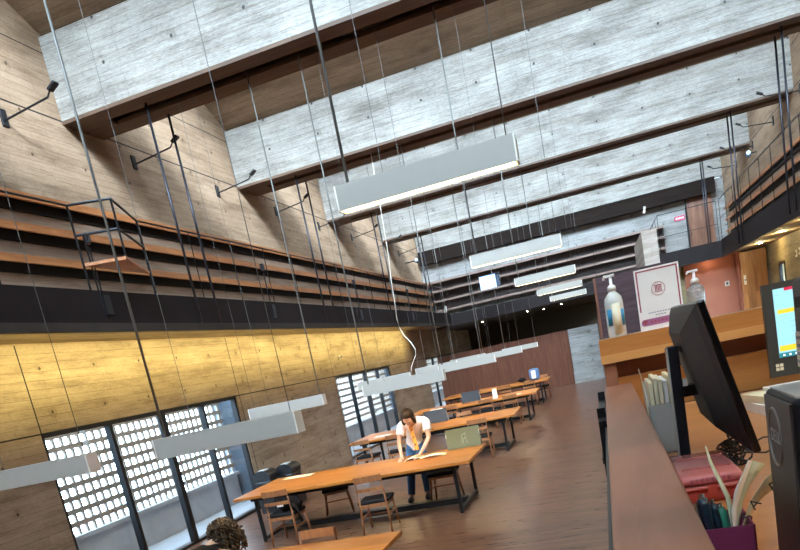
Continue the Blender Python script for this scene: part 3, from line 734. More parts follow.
# ------------------------------------------------------------------ people
def head_mesh(c, r, rot):
    """face looks along -Y before rotation"""
    mb = MB().ball((0, 0, 0), r, 3, (.80, .95, 1.12))
    for v in mb.bm.verts:
        if v.co.z < -.3*r and v.co.y < .2*r: v.co.x *= .86
    mb.ball((0, -.98*r, -.10*r), .15*r, 2, (.75, 1, 1.5))          # nose
    for s in (-1, 1):
        mb.ball((s*.80*r, .05*r, -.05*r), .2*r, 2, (.4, .8, 1.2))    # ears
    mb.ball((0, -.86*r, -.55*r), .16*r, 2, (1.4, .5, .3))           # lips
    mb.xf(Matrix.Translation(c) @ rot); return mb
def garment(body, V, E, inc, name, mat, par, default=.016):
    """cloth cut from the body surface: the faces nearest the listed bones, pushed out along their normals"""
    bm = bmesh.new(); bm.from_mesh(body); bm.normal_update()
    P = [Vector(v) for v in V]
    def near(c):
        best = (9., 0, 0.)
        for i, (a, b) in enumerate(E):
            d = P[b]-P[a]; t = max(0., min(1., (c-P[a]).dot(d)/max(d.length_squared, 1e-9)))
            q = (c - P[a] - d*t).length
            if q < best[0]: best = (q, i, t)
        return best
    def ok(i, t): return i in inc and inc[i][0] <= t <= inc[i][1]
    off = {}
    for v in bm.verts:
        q, i, t = near(v.co); off[v] = inc[i][2] if i in inc and len(inc[i]) > 2 else default
    kill = [f for f in bm.faces if not ok(*near(f.calc_center_median())[1:])]
    bmesh.ops.delete(bm, geom=kill, context='FACES'); scraps = []
    seen = set()            # drop stray scraps
    for f0 in list(bm.faces):
        if f0 in seen: continue
        isl, todo = [], [f0]; seen.add(f0)
        while todo:
            f = todo.pop(); isl.append(f)
            for e in f.edges:
                for g in e.link_faces:
                    if g not in seen: seen.add(g); todo.append(g)
        if len(isl) < 150: scraps.extend(isl)
    bmesh.ops.delete(bm, geom=scraps, context='FACES')
    off = {v: off[v] for v in bm.verts}
    for k in range(3):
        avg = {v: sum(off[e.other_vert(v)] for e in v.link_edges)/max(1, len(v.link_edges)) for v in bm.verts}
        off.update(avg)
    for v in bm.verts: v.co += v.normal*off[v]
    bv = [v for v in bm.verts if v.is_boundary]
    for k in range(4):      # even out the hems
        mv = {v: sum((e.other_vert(v).co for e in v.link_edges if e.is_boundary), Vector())/2 for v in bv if sum(e.is_boundary for e in v.link_edges) == 2}
        for v, p in mv.items(): v.co = v.co.lerp(p, .5)
    me = bpy.data.meshes.new(name); bm.to_mesh(me); bm.free()
    for p in me.polygons: p.use_smooth = True
    return mesh_obj(me, name, mat, par)
def eyes(c, r, rot):
    mb = MB()
    for s in (-1, 1): mb.ball((s*.32*r, -.86*r, .08*r), .10*r, 2, (1.2, .6, .7))
    return mb.xf(Matrix.Translation(c) @ rot)
def hand_chain(wrist, d, n, th_side, V, E, R, iw):
    """palm and five fingers grown from vertex iw, pointing along d with palm normal n"""
    d = Vector(d).normalized(); n = Vector(n).normalized(); sd = d.cross(n).normalized()*th_side
    w = Vector(wrist); p = w + d*.075
    V.append(tuple(p)); R.append((.034, .018)); E.append((iw, len(V)-1)); ip = len(V)-1
    for k, (off, ln) in enumerate(((.030, .070), (.010, .080), (-.010, .075), (-.028, .058))):
        a = w + d*.092 + sd*off; b = a + d*ln*.55 + n*.006; c = b + d*ln*.4 + n*.022
        i0 = len(V); V += [tuple(a), tuple(b), tuple(c)]; R += [.0095, .009, .0075]
        E += [(ip, i0), (i0, i0+1), (i0+1, i0+2)]
    a = w + d*.035 + sd*.036; b = a + d*.035 + sd*.022 + n*.01; i0 = len(V)
    V += [tuple(a), tuple(b)]; R += [.012, .009]; E += [(iw, i0), (i0, i0+1)]

# standing woman leaning over her book
W = thing('person', (-3.37, 12.08, 0), 'woman in white shirt and jeans standing bent over a book at the table', 'person')
V = [(-3.36, 12.42, .93), (-3.33, 12.36, 1.08), (-3.25, 12.16, 1.28), (-3.20, 12.03, 1.385), (-3.21, 11.95, 1.425), (-3.22, 11.89, 1.455),
     (-3.43, 12.06, 1.355), (-2.99, 12.02, 1.36),
     (-3.50, 11.95, 1.08), (-3.43, 11.70, .865),
     (-2.96, 11.88, 1.08), (-3.08, 11.62, .875),
     (-3.46, 12.40, .88), (-3.49, 12.26, .48), (-3.53, 12.16, .10), (-3.53, 12.04, .045),
     (-3.26, 12.40, .88), (-3.25, 12.30, .48), (-3.24, 12.22, .10), (-3.23, 12.10, .045)]
E = [(0, 1), (1, 2), (2, 3), (3, 4), (4, 5), (3, 6), (3, 7), (6, 8), (8, 9), (7, 10), (10, 11), (0, 12), (12, 13), (13, 14), (14, 15), (0, 16), (16, 17), (17, 18), (18, 19)]
R = [.125, .112, .125, .09, .050, .050, .052, .052, .042, .027, .042, .027, .075, .06, .042, .04, .085, .06, .042, .04]
hand_chain(V[9], (-.1, -.75, -.30), (0, 0, -1), 1, V, E, R, 9)
hand_chain(V[11], (-.55, -.6, -.25), (0, 0, -1), -1, V, E, R, 11)
body = skin_body(V, E, R, sub=3); mesh_obj(body, 'body', 'skin_pale', W)
rot = Matrix.Rotation(.80, 4, 'X')
hc = Vector((-3.225, 11.80, 1.455))
head = head_mesh(hc, .108, rot).build('head', 'skin_pale', W, smooth=True)
eyes(hc, .108, rot).build('eyes', 'ink', head, smooth=True)
mb = MB().ball((0, .03, .03), .128, 3, (.90, 1.0, 1.10))
for v in list(mb.bm.verts):
    if v.co.y < -.045 and v.co.z < .085: v.co.y = -.045 + (v.co.y+.045)*.1
mb.ball((0, .13, .0), .05, 2)
for sx in (-1, 1): mb.ball((sx*.095, -.01, -.055), .045, 2, (.6, 1., 1.8))
mb.xf(Matrix.Translation(hc) @ rot).build('hair', 'hair_dark', W, smooth=True)
garment(body, V, E, {0: (0, 1, .035), 1: (0, 1, .035), 2: (0, 1, .03), 3: (0, .2, .02), 5: (0, 1, .02), 6: (0, 1, .02), 7: (0, .6, .026), 9: (0, .6, .026), 11: (0, .45, .036), 15: (0, .45, .036)}, 'shirt', 'shirt', W)
garment(body, V, E, {0: (0, 1, .014), 11: (0, 1, .02), 12: (0, 1, .018), 13: (0, .93, .022), 15: (0, 1, .02), 16: (0, 1, .018), 17: (0, .93, .022)}, 'jeans', 'jeans', W)
for x, y in ((-3.53, 12.07), (-3.23, 12.13)):
    MB().ball((x, y, .055), .07, 3, (.72, 1.75, .78)).build('shoe', 'shoe', W, smooth=True)
rows = [[(-3.262+.032*j + .012*k, 11.885 - .012*k, 1.32-.10*k) for j in range(3)] for k in range(5)]
MB().sheet(rows, .004).build('lanyard', 'orange_cloth', W)
for k in range(3): MB().ball((-3.222+.012*k, 11.872-.014*k, 1.25-.12*k), .016, 2).build('lanyard_bead', 'ink', W)

# seated curly-haired woman, back to the viewer
P2 = thing('person', (-3.05, 4.62, 0), 'seated woman with curly brown hair and black top, back turned, at the nearest table', 'person')
V = [(-3.07, 4.52, .60), (-3.07, 4.58, .80), (-3.09, 4.74, 1.10), (-3.10, 4.84, 1.22), (-3.07, 4.93, 1.28), (-3.05, 4.98, 1.31),
     (-3.30, 4.86, 1.20), (-2.91, 4.86, 1.185), (-3.34, 4.98, .93), (-3.22, 5.22, .87), (-2.83, 4.98, .93), (-2.93, 5.22, .87),
     (-3.16, 4.62, .58), (-3.18, 5.0, .57), (-3.18, 5.0, .10), (-3.18, 5.1, .04), (-2.96, 4.62, .58), (-2.94, 5.0, .57), (-2.94, 5.0, .10), (-2.94, 5.1, .04)]
E = [(0, 1), (1, 2), (2, 3), (3, 4), (4, 5), (3, 6), (3, 7), (6, 8), (8, 9), (7, 10), (10, 11), (0, 12), (12, 13), (13, 14), (14, 15), (0, 16), (16, 17), (17, 18), (18, 19)]
R = [.14, .115, .13, .095, .048, .05, .054, .054, .042, .027, .042, .027, .08, .06, .042, .04, .08, .06, .042, .04]
hand_chain(V[9], (.2, .9, -.15), (0, 0, -1), -1, V, E, R, 9)
hand_chain(V[11], (-.2, .9, -.15), (0, 0, -1), 1, V, E, R, 11)
body2 = skin_body(V, E, R, sub=3); mesh_obj(body2, 'body', 'skin_pale', P2)
hc2 = Vector((-3.025, 5.05, 1.33)); rot2 = Matrix.Rotation(PI, 4, 'Z') @ Matrix.Rotation(.5, 4, 'X')
hd = head_mesh(hc2, .10, rot2).build('head', 'skin_pale', P2, smooth=True)
eyes(hc2, .10, rot2).build('eyes', 'ink', hd, smooth=True)
garment(body2, V, E, {0: (0, 1, .02), 1: (0, 1, .02), 2: (0, 1, .02), 3: (0, .35, .016), 5: (0, 1, .018), 6: (0, .55, .018), 7: (0, .18, .018)}, 'black_top', 'top_black', P2)
garment(body2, V, E, {0: (0, 1, .008), 11: (0, 1, .02), 12: (0, 1, .018), 13: (0, .9, .02), 15: (0, 1, .02), 16: (0, 1, .018), 17: (0, .9, .02)}, 'jeans', 'jeans', P2)
for x in (-3.18, -2.94): MB().ball((x, 5.08, .05), .065, 3, (.75, 1.7, .76)).build('shoe', 'shoe', P2, smooth=True)
mb = MB().ball(hc2 + Vector((.005, -.02, .005)), .113, 3, (.92, 1.0, 1.02))
mb.ball(hc2 + Vector((.03, -.03, -.09)), .088, 3, (.95, .8, 1.2))
hair = mb.build('hair', 'hair_curl', P2, smooth=True)
def curls(n, mat, seed):
    rnd = random.Random(seed); mbc = MB()
    for k in range(n):
        a = rnd.uniform(0, 2*PI); e = rnd.uniform(-.35, 1.4)
        base = hc2 + Vector((.02*(e < .2) + math.cos(a)*math.cos(e)*.106, math.sin(a)*math.cos(e)*.108-.02, math.sin(e)*.106+.005))
        if base.y > hc2.y + .07 and base.z < hc2.z + .05: continue
        ln = rnd.uniform(.06, .16); ph = rnd.uniform(0, 6); out = (base-hc2).normalized()
        pts = []
        for q in range(9):
            f = q/8
            pts.append(base + out*(.018 - .012*f) + Vector((math.cos(ph+f*12)*.013, math.sin(ph+f*12)*.013, -ln*f)) + Vector((out.x, out.y, 0))*.018*f)
        mbc.tube(pts, [.007]*8 + [.003], 5)
    return mbc.build('curls', mat, hair, smooth=True)
curls(170, 'hair_curl', 3); curls(55, 'hair_curl_light', 4)

# ------------------------------------------------------------------ reception desk on its raised platform
struct(MB().box(.02, XR, YB, 3.35, 0, 1.2), 'floor_platform', 'floor')
DZ = 1.95
D = thing('reception_desk', (.6, 1.7, 1.2), 'orange wooden reception desk with raised back ledge and reddish side cap', 'desk')
MB().box(.085, 1.9, .35, 3.0, DZ-.035, DZ).build('desk_top', 'desk_wood', D)
MB().box(-.022, .078, .35, 3.02, 2.032, 2.06).build('side_cap', 'cap_wood', D, bevel=.003)
MB().box(-.018, .083, .36, 3.0, 1.2, 2.032).build('side_panel', 'desk_dark', D)
MB().box(-.022, 1.9, 3.0, 3.2, 2.178, 2.238).build('ledge', 'desk_face', D)
MB().box(-.022, 1.9, 2.985, 3.2, 2.148, 2.178).build('ledge_edge', 'desk_pale', D)
MB().box(.03, 1.9, 3.06, 3.10, 1.2, 2.148).build('back_panel', 'desk_dark', D)
MB().box(.03, 1.9, 3.03, 3.06, DZ, 2.085).build('back_rail', 'desk_face', D)
MB().box(-.015, .03, 3.0, 3.1, 1.2, 2.148).build('end_post', 'cap_wood', D)
# dark guard beside the counter
t = thing('guard_rail', (-.05, 2.0, 1.2), 'black steel guard panel along the outer side of the reception counter', 'guard')
MB().box(-.033, -.027, .5, 2.3, 1.2, 2.0).box(-.05, -.027, 2.3, 3.0, 1.2, 2.02).build('guard_panel', 'black_metal', t)
for y in (2.4, 2.98): MB().box(-.052, -.027, y-.015, y+.015, 1.2, 2.05).build('post', 'black_metal', t)
for z in (1.6, 1.9): MB().box(-.054, -.05, 2.3, 3.0, z-.01, z+.01).build('bar', 'plate_lip', t)
# pump bottles
def bottle(x, y, h, r, label, clear, labels=True):
    z = 2.238
    t = thing('pump_bottle', (x, y, z), label, 'bottle')
    MB().lathe([(r*.94, z), (r, z+.006), (r, z+h*.55), (r*.92, z+h*.63), (r*.55, z+h*.70), (r*.36, z+h*.725), (r*.36, z+h*.74)], x, y, 28).build('bottle_body', 'gel_clear' if clear else 'gel', t, smooth=True)
    MB().lathe([(r*.46, z+h*.735), (r*.46, z+h*.80), (r*.30, z+h*.83), (r*.16, z+h*.84), (r*.16, z+h*.96)], x, y, 20).build('pump_collar', 'white_plastic', t, smooth=True)
    MB().box(x-r*.75, x+r*.45, y-r*.2, y+r*.2, z+h*.955, z+h).box(x-r*.85, x-r*.6, y-r*.12, y+r*.12, z+h*.93, z+h*.97).build('pump_nozzle', 'white_plastic', t, bevel=.0015)
    if labels:
        def patch(a0, a1, z0, z1, mat, nm, rr):
            rows = [[(x + rr*math.sin(a0+(a1-a0)*k/10), y - rr*math.cos(a0+(a1-a0)*k/10), zz) for k in range(11)] for zz in (z+z0, z+z1)]
            MB().sheet(rows, .0004).build(nm, mat, t, smooth=True)
        patch(-.95, -.35, .045, .105, 'label_blue', 'blue_label', r*1.02)
        patch(-.30, .62, .01, .125, 'label_cream', 'cream_label', r*1.02)
        patch(.68, 1.15, .04, .10, 'label_blue', 'blue_label', r*1.02)
bottle(.052, 3.05, .232, .034, 'white pump gel bottle with blue label on the left end of the ledge', False)
bottle(.346, 3.08, .183, .032, 'clear pump bottle behind the black monitor, right of the card', True, False)
# printed card with a maroon frame
S = thing('printed_card', (.215, 3.05, 2.238), 'white card with maroon frame and magenta footer standing between the pump bottles', 'sign')
SM = Matrix.Translation((.217, 3.06, 2.238)) @ Matrix.Rotation(-.06, 4, 'X') @ Matrix.Rotation(.0, 4, 'Z')
MB().box(-.080, .080, 0, .003, 0, .226).xf(SM).build('card', 'paper', S)
MB().box(-.03, .03, .003, .05, 0, .008).xf(SM).build('card_foot', 'white_plastic', S)
mb = MB(); a, b, c, d_ = -.074, .074, .070, .220
mb.box(a, b, -.0012, 0, d_-.005, d_).box(a, a+.005, -.0012, 0, c, d_).box(b-.005, b, -.0012, 0, c, d_).xf(SM).build('printed_frame', 'maroon', S)
em = MB()
for k in range(28):
    q0, q1 = 2*PI*k/28, 2*PI*(k+.8)/28
    em.tube([(.024*math.cos(q0), -.0008, .145+.024*math.sin(q0)), (.024*math.cos(q1), -.0008, .145+.024*math.sin(q1))], .0011, 5)
for k in range(5): em.box(-.011+.005*k, -.008+.005*k, -.0012, 0, .137, .155)
em.box(-.014, .014, -.0012, 0, .156, .159).box(-.014, .014, -.0012, 0, .133, .1355)
em.xf(SM).build('round_emblem', 'maroon', S)
tl = MB()
for k in range(9): tl.box(-.045+.010*k, -.038+.010*k, -.001, 0, .060, .0635)
for k in range(4): tl.box(-.02+.010*k, -.013+.010*k, -.001, 0, .050, .0535)
tl.xf(SM).build('small_print', 'grey_ink', S)
MB().prism([(-.074 + .012 - .012*math.cos(q), .029 + .012*math.sin(q)) for q in [-PI/2 + PI*k/10 for k in range(11)]] + [(.074, .041), (.074, .017)], 'y', -.0012, 0).xf(SM).build('footer_band', 'magenta', S)
sh = MB().prism([(-.068, .038), (-.052, .038), (-.052, .029), (-.060, .020), (-.068, .029)], 'y', -.002, -.0012)
sh.xf(SM).build('footer_shield', 'maroon', S)
tl = MB()
for k in range(7): tl.box(-.042+.013*k, -.033+.013*k, -.002, -.0012, .026, .032)
tl.xf(SM).build('footer_print', 'maroon', S)

# monitor seen from behind
Mo = thing('monitor', (.14, 1.74, DZ), 'black computer monitor on a post stand, seen from behind, in the reception desk middle', 'monitor')
def mpt(u, v, w):   # u along y 0..1 (near->far), v 0..1 bottom->top, w = outward (to -x)
    x = .245 + (.176-.245)*v; z = 2.018 + (2.305-2.018)*v; y = 1.46 + .54*u
    n = Vector((-(2.305-2.018), 0, (.176-.245))).normalized()
    return Vector((x, y, z)) + n*w
mb = MB()
def slab(w0, w1, u0, u1, v0, v1, b=None):
    b = b or (u0, u1, v0, v1)
    A = [mb.bm.verts.new(mpt(u, v, w0)) for u, v in ((u0, v0), (u1, v0), (u1, v1), (u0, v1))]
    B = [mb.bm.verts.new(mpt(u, v, w1)) for u, v in ((b[0], b[2]), (b[1], b[2]), (b[1], b[3]), (b[0], b[3]))]
    mb.bm.faces.new(A); mb.bm.faces.new(B[::-1])
    for k in range(4): mb.bm.faces.new([A[k], B[k], B[(k+1) % 4], A[(k+1) % 4]])
slab(0, .014, 0, 1, 0, 1); mb.build('bezel', 'screen_side', Mo, bevel=.003)
mb = MB(); slab(.014, .022, .01, .99, .01, .99, (.06, .94, .05, .96)); slab(.022, .046, .06, .94, .05, .96, (.28, .74, .16, .84)); mb.build('back_shell', 'screen_plastic', Mo)
mb = MB(); slab(.0465, .048, .42, .62, .70, .74); mb.build('vent_slot', 'black_slot', Mo)
mb = MB(); slab(-.0015, -.0002, .03, .97, .05, .96); mb.build('display', 'scr_teal', Mo)
MB().box(.108, .150, 1.66, 1.86, DZ, DZ+.012).build('stand_base', 'screen_plastic', Mo, bevel=.004)
MB().box(.124, .146, 1.71, 1.76, DZ+.01, 2.222).build('stand_post', 'screen_plastic', Mo, bevel=.003)
MB().box(.1225, .1242, 1.711, 1.759, DZ+.03, 2.22).build('stand_cover', 'file_grey', Mo)
MB().box(.145, .205, 1.715, 1.755, 2.112, 2.135).build('stand_arm', 'screen_side', Mo)
MB().box(.147, .156, 1.712, 1.735, 2.135, 2.150).build('cable_clip', 'usb_white', Mo)
# file holder with papers
Fh = thing('magazine_file', (.115, 2.03, DZ), 'grey plastic magazine file full of cream papers beside the counter cap', 'file holder')
mb = MB(); x0, x1, y0, y1 = .086, .162, 1.98, 2.20
mb.prism([(x0, DZ), (x1, DZ), (x1+.004, DZ+.125), (x0-.004, DZ+.125)], 'y', y0, y0+.003)
mb.prism([(x0, DZ), (x1, DZ), (x1+.004, DZ+.172), (x0-.004, DZ+.172)], 'y', y1-.003, y1)
for x in (x0, x1): mb.prism([(y0, DZ), (y1, DZ), (y1, DZ+.172), (y0, DZ+.125)], 'x', x-.0015, x+.0015)
mb.box(x0, x1, y0, y1, DZ, DZ+.003)
mb.build('file_body', 'file_grey', Fh)
for k in range(6):
    xx = .090+.0115*k
    o = MB().box(xx, xx+.0095, 1.992, 2.19, DZ+.004, DZ+.180+.005*((k*5) % 3)).build('paper_bundle', 'paper_cream' if k not in (3,) else 'paper')
    tag(o, '%s bundle of papers standing in the grey magazine file' % ('first', 'second', 'third', 'fourth', 'fifth', 'last')[k], 'papers', 'papers in the magazine file')
o = MB().sheet([[(.082 + .0*j - .010*(k/5)**2, 1.99+.03*j, DZ+.10+.12*k/5) for j in range(2)] for k in range(6)], .0008).build('loose_sheet', 'paper_cream'); tag(o, 'cream sheet bending out of the left of the magazine file', 'paper')
# pink container
Pk = thing('pink_box', (.147, 1.55, DZ), 'salmon pink plastic box with translucent lid on the desk', 'box')
MB().box(.090, .203, 1.40, 1.64, DZ, DZ+.027).build('box_body', 'pink_box', Pk, bevel=.010, segs=3, smooth=True)
MB().box(.085, .208, 1.394, 1.646, DZ+.027, DZ+.032).build('lid_rim', 'pink_lid', Pk, bevel=.002)
MB().box(.091, .202, 1.402, 1.638, DZ+.032, DZ+.052).build('lid', 'pink_lid', Pk, bevel=.0095, segs=3, smooth=True)
for yy in (1.46, 1.57): MB().box(.105, .190, yy, yy+.005, DZ+.052, DZ+.0545).build('lid_ridge', 'pink_lid', Pk)
lt = MB()
for k in range(8): lt.box(.112+.009*k, .117+.009*k, 1.4005, 1.4022, DZ+.038, DZ+.046)
lt.build('embossed_lettering', 'maroon', Pk)
MB().box(.140, .156, 1.394, 1.40, DZ+.015, DZ+.033).build('latch', 'pink_box', Pk)
# card cup with pens and leaflets
Cu = thing('pen_cup', (.118, 1.045, DZ), 'square magenta card cup at the bottom edge, holding pens and leaflets', 'cup')
x0, x1, y0, y1, zt = .0865, .149, .985, 1.075, 2.018
MB().box(x0, x1, y0, y0+.002, DZ, zt).box(x0, x1, y1-.002, y1, DZ, zt).box(x1-.002, x1, y0, y1, DZ, zt).box(x0, x1, y0, y1, DZ, DZ+.003).build('cup_walls', 'cup_mag', Cu)
MB().box(x0, x0+.002, y0+.002, y1-.002, DZ+.003, zt).build('cup_side', 'cup_pink', Cu)
def pen(p0, p1, r, mat, label, clip='pen_silver'):
    t = thing('pen', p0, label, 'pen')
    a, b = Vector(p0), Vector(p1); d = (b-a).normalized()
    MB().tube([a, a.lerp(b, .9), b], [r*.7, r, r*.75], 10).build('barrel', mat, t, smooth=True)
    MB().tube([b - d*.001, b + d*.006], r*.5, 8).build('cap', clip, t)
    MB().tube([b - d*.004 + Vector((-r*1.2, -r*.6, 0)), b - d*.03 + Vector((-r*1.2, -r*.6, 0))], r*.25, 6).build('clip', clip, t)
pen((.105, 1.03, DZ+.006), (.096, 1.045, 2.046), .0085, 'pen_blue', 'dark blue pen leaning left in the magenta cup')
pen((.118, 1.03, DZ+.006), (.109, 1.05, 2.036), .0055, 'pen_blue', 'slim blue-grey pen between the dark blue and green pens')
pen((.126, 1.035, DZ+.006), (.118, 1.055, 2.028), .0075, 'pen_green', 'green pen in the magenta cup')
def leaf(label, left, right, y0, dy, mat, name='leaflet'):
    rows = []
    for k, (l, r_) in enumerate(zip(left, right)):
        f = k/(len(left)-1); a = Vector((l[0], y0+dy*f, l[1])); b = Vector((r_[0], y0+dy*f+.012, r_[1])); rows.append([a, a.lerp(b, .5), b])
    o = MB().sheet(rows, .0005).build(name, mat, smooth=True); return o
o = leaf('', [(.130, DZ+.012), (.1285, 2.010), (.1262, 2.042), (.1195, 2.064), (.1122, 2.089), (.1095, 2.113)], [(.136, DZ+.012), (.136, 2.010), (.1330, 2.040), (.1255, 2.062), (.1165, 2.089), (.1115, 2.111)], 1.045, .02, 'paper_green')
tag(o, 'narrow pale green leaflet standing upright in the cup', 'leaflet')
lf = thing('leaflet', (.134, 1.035, DZ+.01), 'white folded leaflet rising from the cup, its inner page open to the right', 'leaflet')
leaf('', [(.129, DZ+.012), (.1300, 1.999), (.1297, 2.026), (.1375, 2.052), (.1580, 2.089)], [(.134, DZ+.012), (.1345, 1.999), (.1385, 2.026), (.1480, 2.050), (.1640, 2.085)], 1.030, .015, 'paper', 'front_page').parent = lf
leaf('', [(.1345, DZ+.012), (.1350, 1.999), (.1390, 2.026), (.1485, 2.050), (.1645, 2.085)], [(.137, DZ+.012), (.140, 1.999), (.1480, 2.030), (.1620, 2.055), (.1820, 2.075)], 1.040, .02, 'paper_green', 'inner_page').parent = lf
for c_ in lf.children: c_.matrix_parent_inverse = Matrix.Translation(-Vector(lf.location))
lf = thing('leaflet', (.14, 1.02, DZ+.01), 'cream leaflet with printed letters curling right out of the cup', 'leaflet')
o = leaf('', [(.134, DZ+.012), (.1365, 2.002), (.1505, 2.0385), (.1715, 2.0655), (.1930, 2.0800)], [(.140, DZ+.012), (.1445, 2.002), (.1560, 2.0270), (.1705, 2.0400), (.1910, 2.0520)], 1.015, .012, 'paper_cream', 'sheet')
o.parent = lf; o.matrix_parent_inverse = Matrix.Translation(-Vector(lf.location))
for ch_, x, z, a in (('S', .1455, 2.020, -.9), ('A', .1555, 2.036, -.75), ('E', .1795, 2.055, -.42)):
    text_mesh(ch_, .019, 'ink', 'printed_letter', lf, Matrix.Translation((x, 1.0155, z)) @ Matrix.Rotation(PI/2, 4, 'X') @ Matrix.Rotation(-a, 4, 'Z'), .0006)
# cable tangle
mb = MB(); rnd = random.Random(5); pts = []
for k in range(150):
    a = k*.62; rr = .014+.012*math.sin(k*.37)
    pts.append((.228 + rr*math.cos(a) + .014*math.sin(k*.11), 1.70 + .03*math.sin(a*.8) + .02*math.cos(k*.17), DZ+.030 + .022*math.sin(k*.23) + .010*math.cos(a*1.3)))
mb.tube(pts, .0024, 6)
mb.tube([pts[0], (.20, 1.70, DZ+.035), (.186, 1.71, DZ+.01), (.20, 1.72, DZ+.003)], .0022, 6)
mb.tube([pts[-1], (.26, 1.72, DZ+.02), (.30, 1.75, DZ+.008), (.36, 1.85, DZ+.004)], .0022, 6)
mb.tube([pts[-20], (.27, 1.75, DZ+.03), (.31, 1.82, DZ+.03), (.36, 1.95, DZ+.004)], .0022, 6)
o = mb.build('cable_tangle', 'cord', smooth=True); tag(o, 'black tangle of cords below the monitor', 'cables')
# all-in-one computer with a lit page
A1 = thing('desktop_screen', (.66, 2.72, DZ), 'dark framed screen showing a pale cyan page with yellow bars', 'computer')
AM = Matrix.Translation((.505, 2.72, 2.012)) @ Matrix.Rotation(-.09, 4, 'X') @ Matrix.Rotation(.0, 4, 'Y')
def ab(x0, x1, z0, z1, y0, y1, nm, mt, par=A1): return MB().box(x0, x1, y0, y1, z0, z1).xf(AM).build(nm, mt, par)
ab(0, .42, 0, .30, 0, .02, 'bezel', 'bezel')
dp = ab(.032, .39, .060, .280, -.001, 0, 'display', 'scr_cyan')
ab(.065, .39, .270, .280, -.002, -.001, 'title_bar', 'scr_red', dp)
ab(.04, .20, .200, .213, -.002, -.001, 'yellow_bar', 'scr_yellow', dp)
ab(.035, .20, .080, .098, -.002, -.001, 'yellow_bar', 'scr_yellow', dp)
ab(.032, .39, .060, .075, -.002, -.001, 'task_bar', 'scr_teal', dp)
tl = MB()
for k in range(6): tl.box(.075 if k else .09, .16, -.0018, -.001, .185-.016*k, .190-.016*k)
tl.box(.036, .05, -.0018, -.001, .258, .262); tl.xf(AM).build('page_text', 'scr_grey', dp)
tl = MB()
for k in range(4): tl.box(.043+.018*k, .049+.018*k, -.0028, -.002, .064, .070)
tl.xf(AM).build('task_icons', 'scr_white', dp)
tl = MB()
for i in (0, 1):
    for j in (0, 1): tl.box(.018+.012*i, .028+.012*i, -.0015, 0, .020+.012*j, .030+.012*j)
tl.xf(AM).build('window_logo', 'label_cream', A1)
MB().box(.62, .80, 2.66, 2.86, DZ, DZ+.012).build('stand_base', 'bezel', A1); MB().box(.68, .74, 2.755, 2.785, DZ+.012, DZ+.16).build('stand_neck', 'bezel', A1)
# papers in front of it
for k, (x0, x1, y0, y1, z, r, lab, mt) in enumerate(((.40, .62, 2.28, 2.56, DZ, .12, 'bottom paper of the cream stack before the lit screen', 'paper'), (.41, .62, 2.27, 2.55, DZ+.028, .25, 'thick cream folder in the middle of the stack before the lit screen', 'paper_cream'), (.45, .63, 2.30, 2.54, DZ+.050, .05, 'top white papers of the stack before the lit screen', 'paper'))):
    h = (.028, .022, .010)[k]; cx, cy = (x0+x1)/2, (y0+y1)/2
    o = MB().box(x0-cx, x1-cx, y0-cy, y1-cy, 0, h).xf(Matrix.Translation((cx, cy, z)) @ Matrix.Rotation(r, 4, 'Z')).build('paper_stack', mt); tag(o, lab, 'papers', 'stack of papers by the screen')
t = thing('keyboard', (.48, 2.0, DZ), 'dark keyboard lying before the papers on the right of the desk', 'keyboard')
MB().box(.40, .75, 2.02, 2.14, DZ, DZ+.015).build('keyboard_body', 'pc_grey', t, bevel=.004)
for r_ in range(4):
    for c_ in range(12): MB().box(.408+.028*c_, .430+.028*c_, 2.027+.028*r_, 2.049+.028*r_, DZ+.015, DZ+.020).build('key', 'screen_plastic', t)
# small computer box with round mark
Pc = thing('computer_box', (.23, .93, DZ), 'charcoal computer box with round silver mark at the right edge of the desk', 'computer')
MB().box(.177, .30, .856, 1.0, DZ, 2.183).build('case', 'screen_plastic', Pc, bevel=.006, segs=3)
MB().box(.1745, .178, .862, .994, DZ+.006, 2.178).build('front_panel', 'pc_grey', Pc, bevel=.001)
MB().box(.182, .296, .862, .994, 2.183, 2.185).build('top_panel', 'file_grey', Pc)
ring = []
for k in range(41):
    a = 2*PI*k/40; ring.append((.1738, .945+.034*math.cos(a), 2.132+.034*math.sin(a)))
MB().tube(ring, .0013, 6).build('logo_ring', 'silver_mark', Pc)
text_mesh('DELL', .021, 'silver_mark', 'logo_letters', Pc, Matrix.Translation((.1742, .945, 2.132)) @ Matrix.Rotation(-PI/2, 4, 'Z') @ Matrix.Rotation(PI/2, 4, 'X'))
# label printer on top
Lp = thing('label_printer', (.255, .94, 2.185), 'dark grey device with paper slot and printed label on the computer box, right edge', 'printer')
MB().box(.212, .30, .90, .985, 2.185, 2.305).build('printer_body', 'pc_grey', Lp, bevel=.008, segs=3)
MB().box(.2105, .2125, .915, .965, 2.272, 2.284).build('paper_slot', 'black_slot', Lp); MB().box(.22, .27, .8985, .901, 2.272, 2.284).build('front_slot', 'black_slot', Lp)
MB().box(.2105, .2118, .91, .975, 2.205, 2.245).build('side_label', 'paper', Lp); MB().box(.218, .29, .8985, .9, 2.205, 2.245).build('printed_label', 'paper', Lp)
tl = MB()
for k in range(4): tl.box(.2095, .2106, .914, .970, 2.210+.009*k, 2.2135+.009*k)
tl.build('label_print', 'grey_ink', Lp)

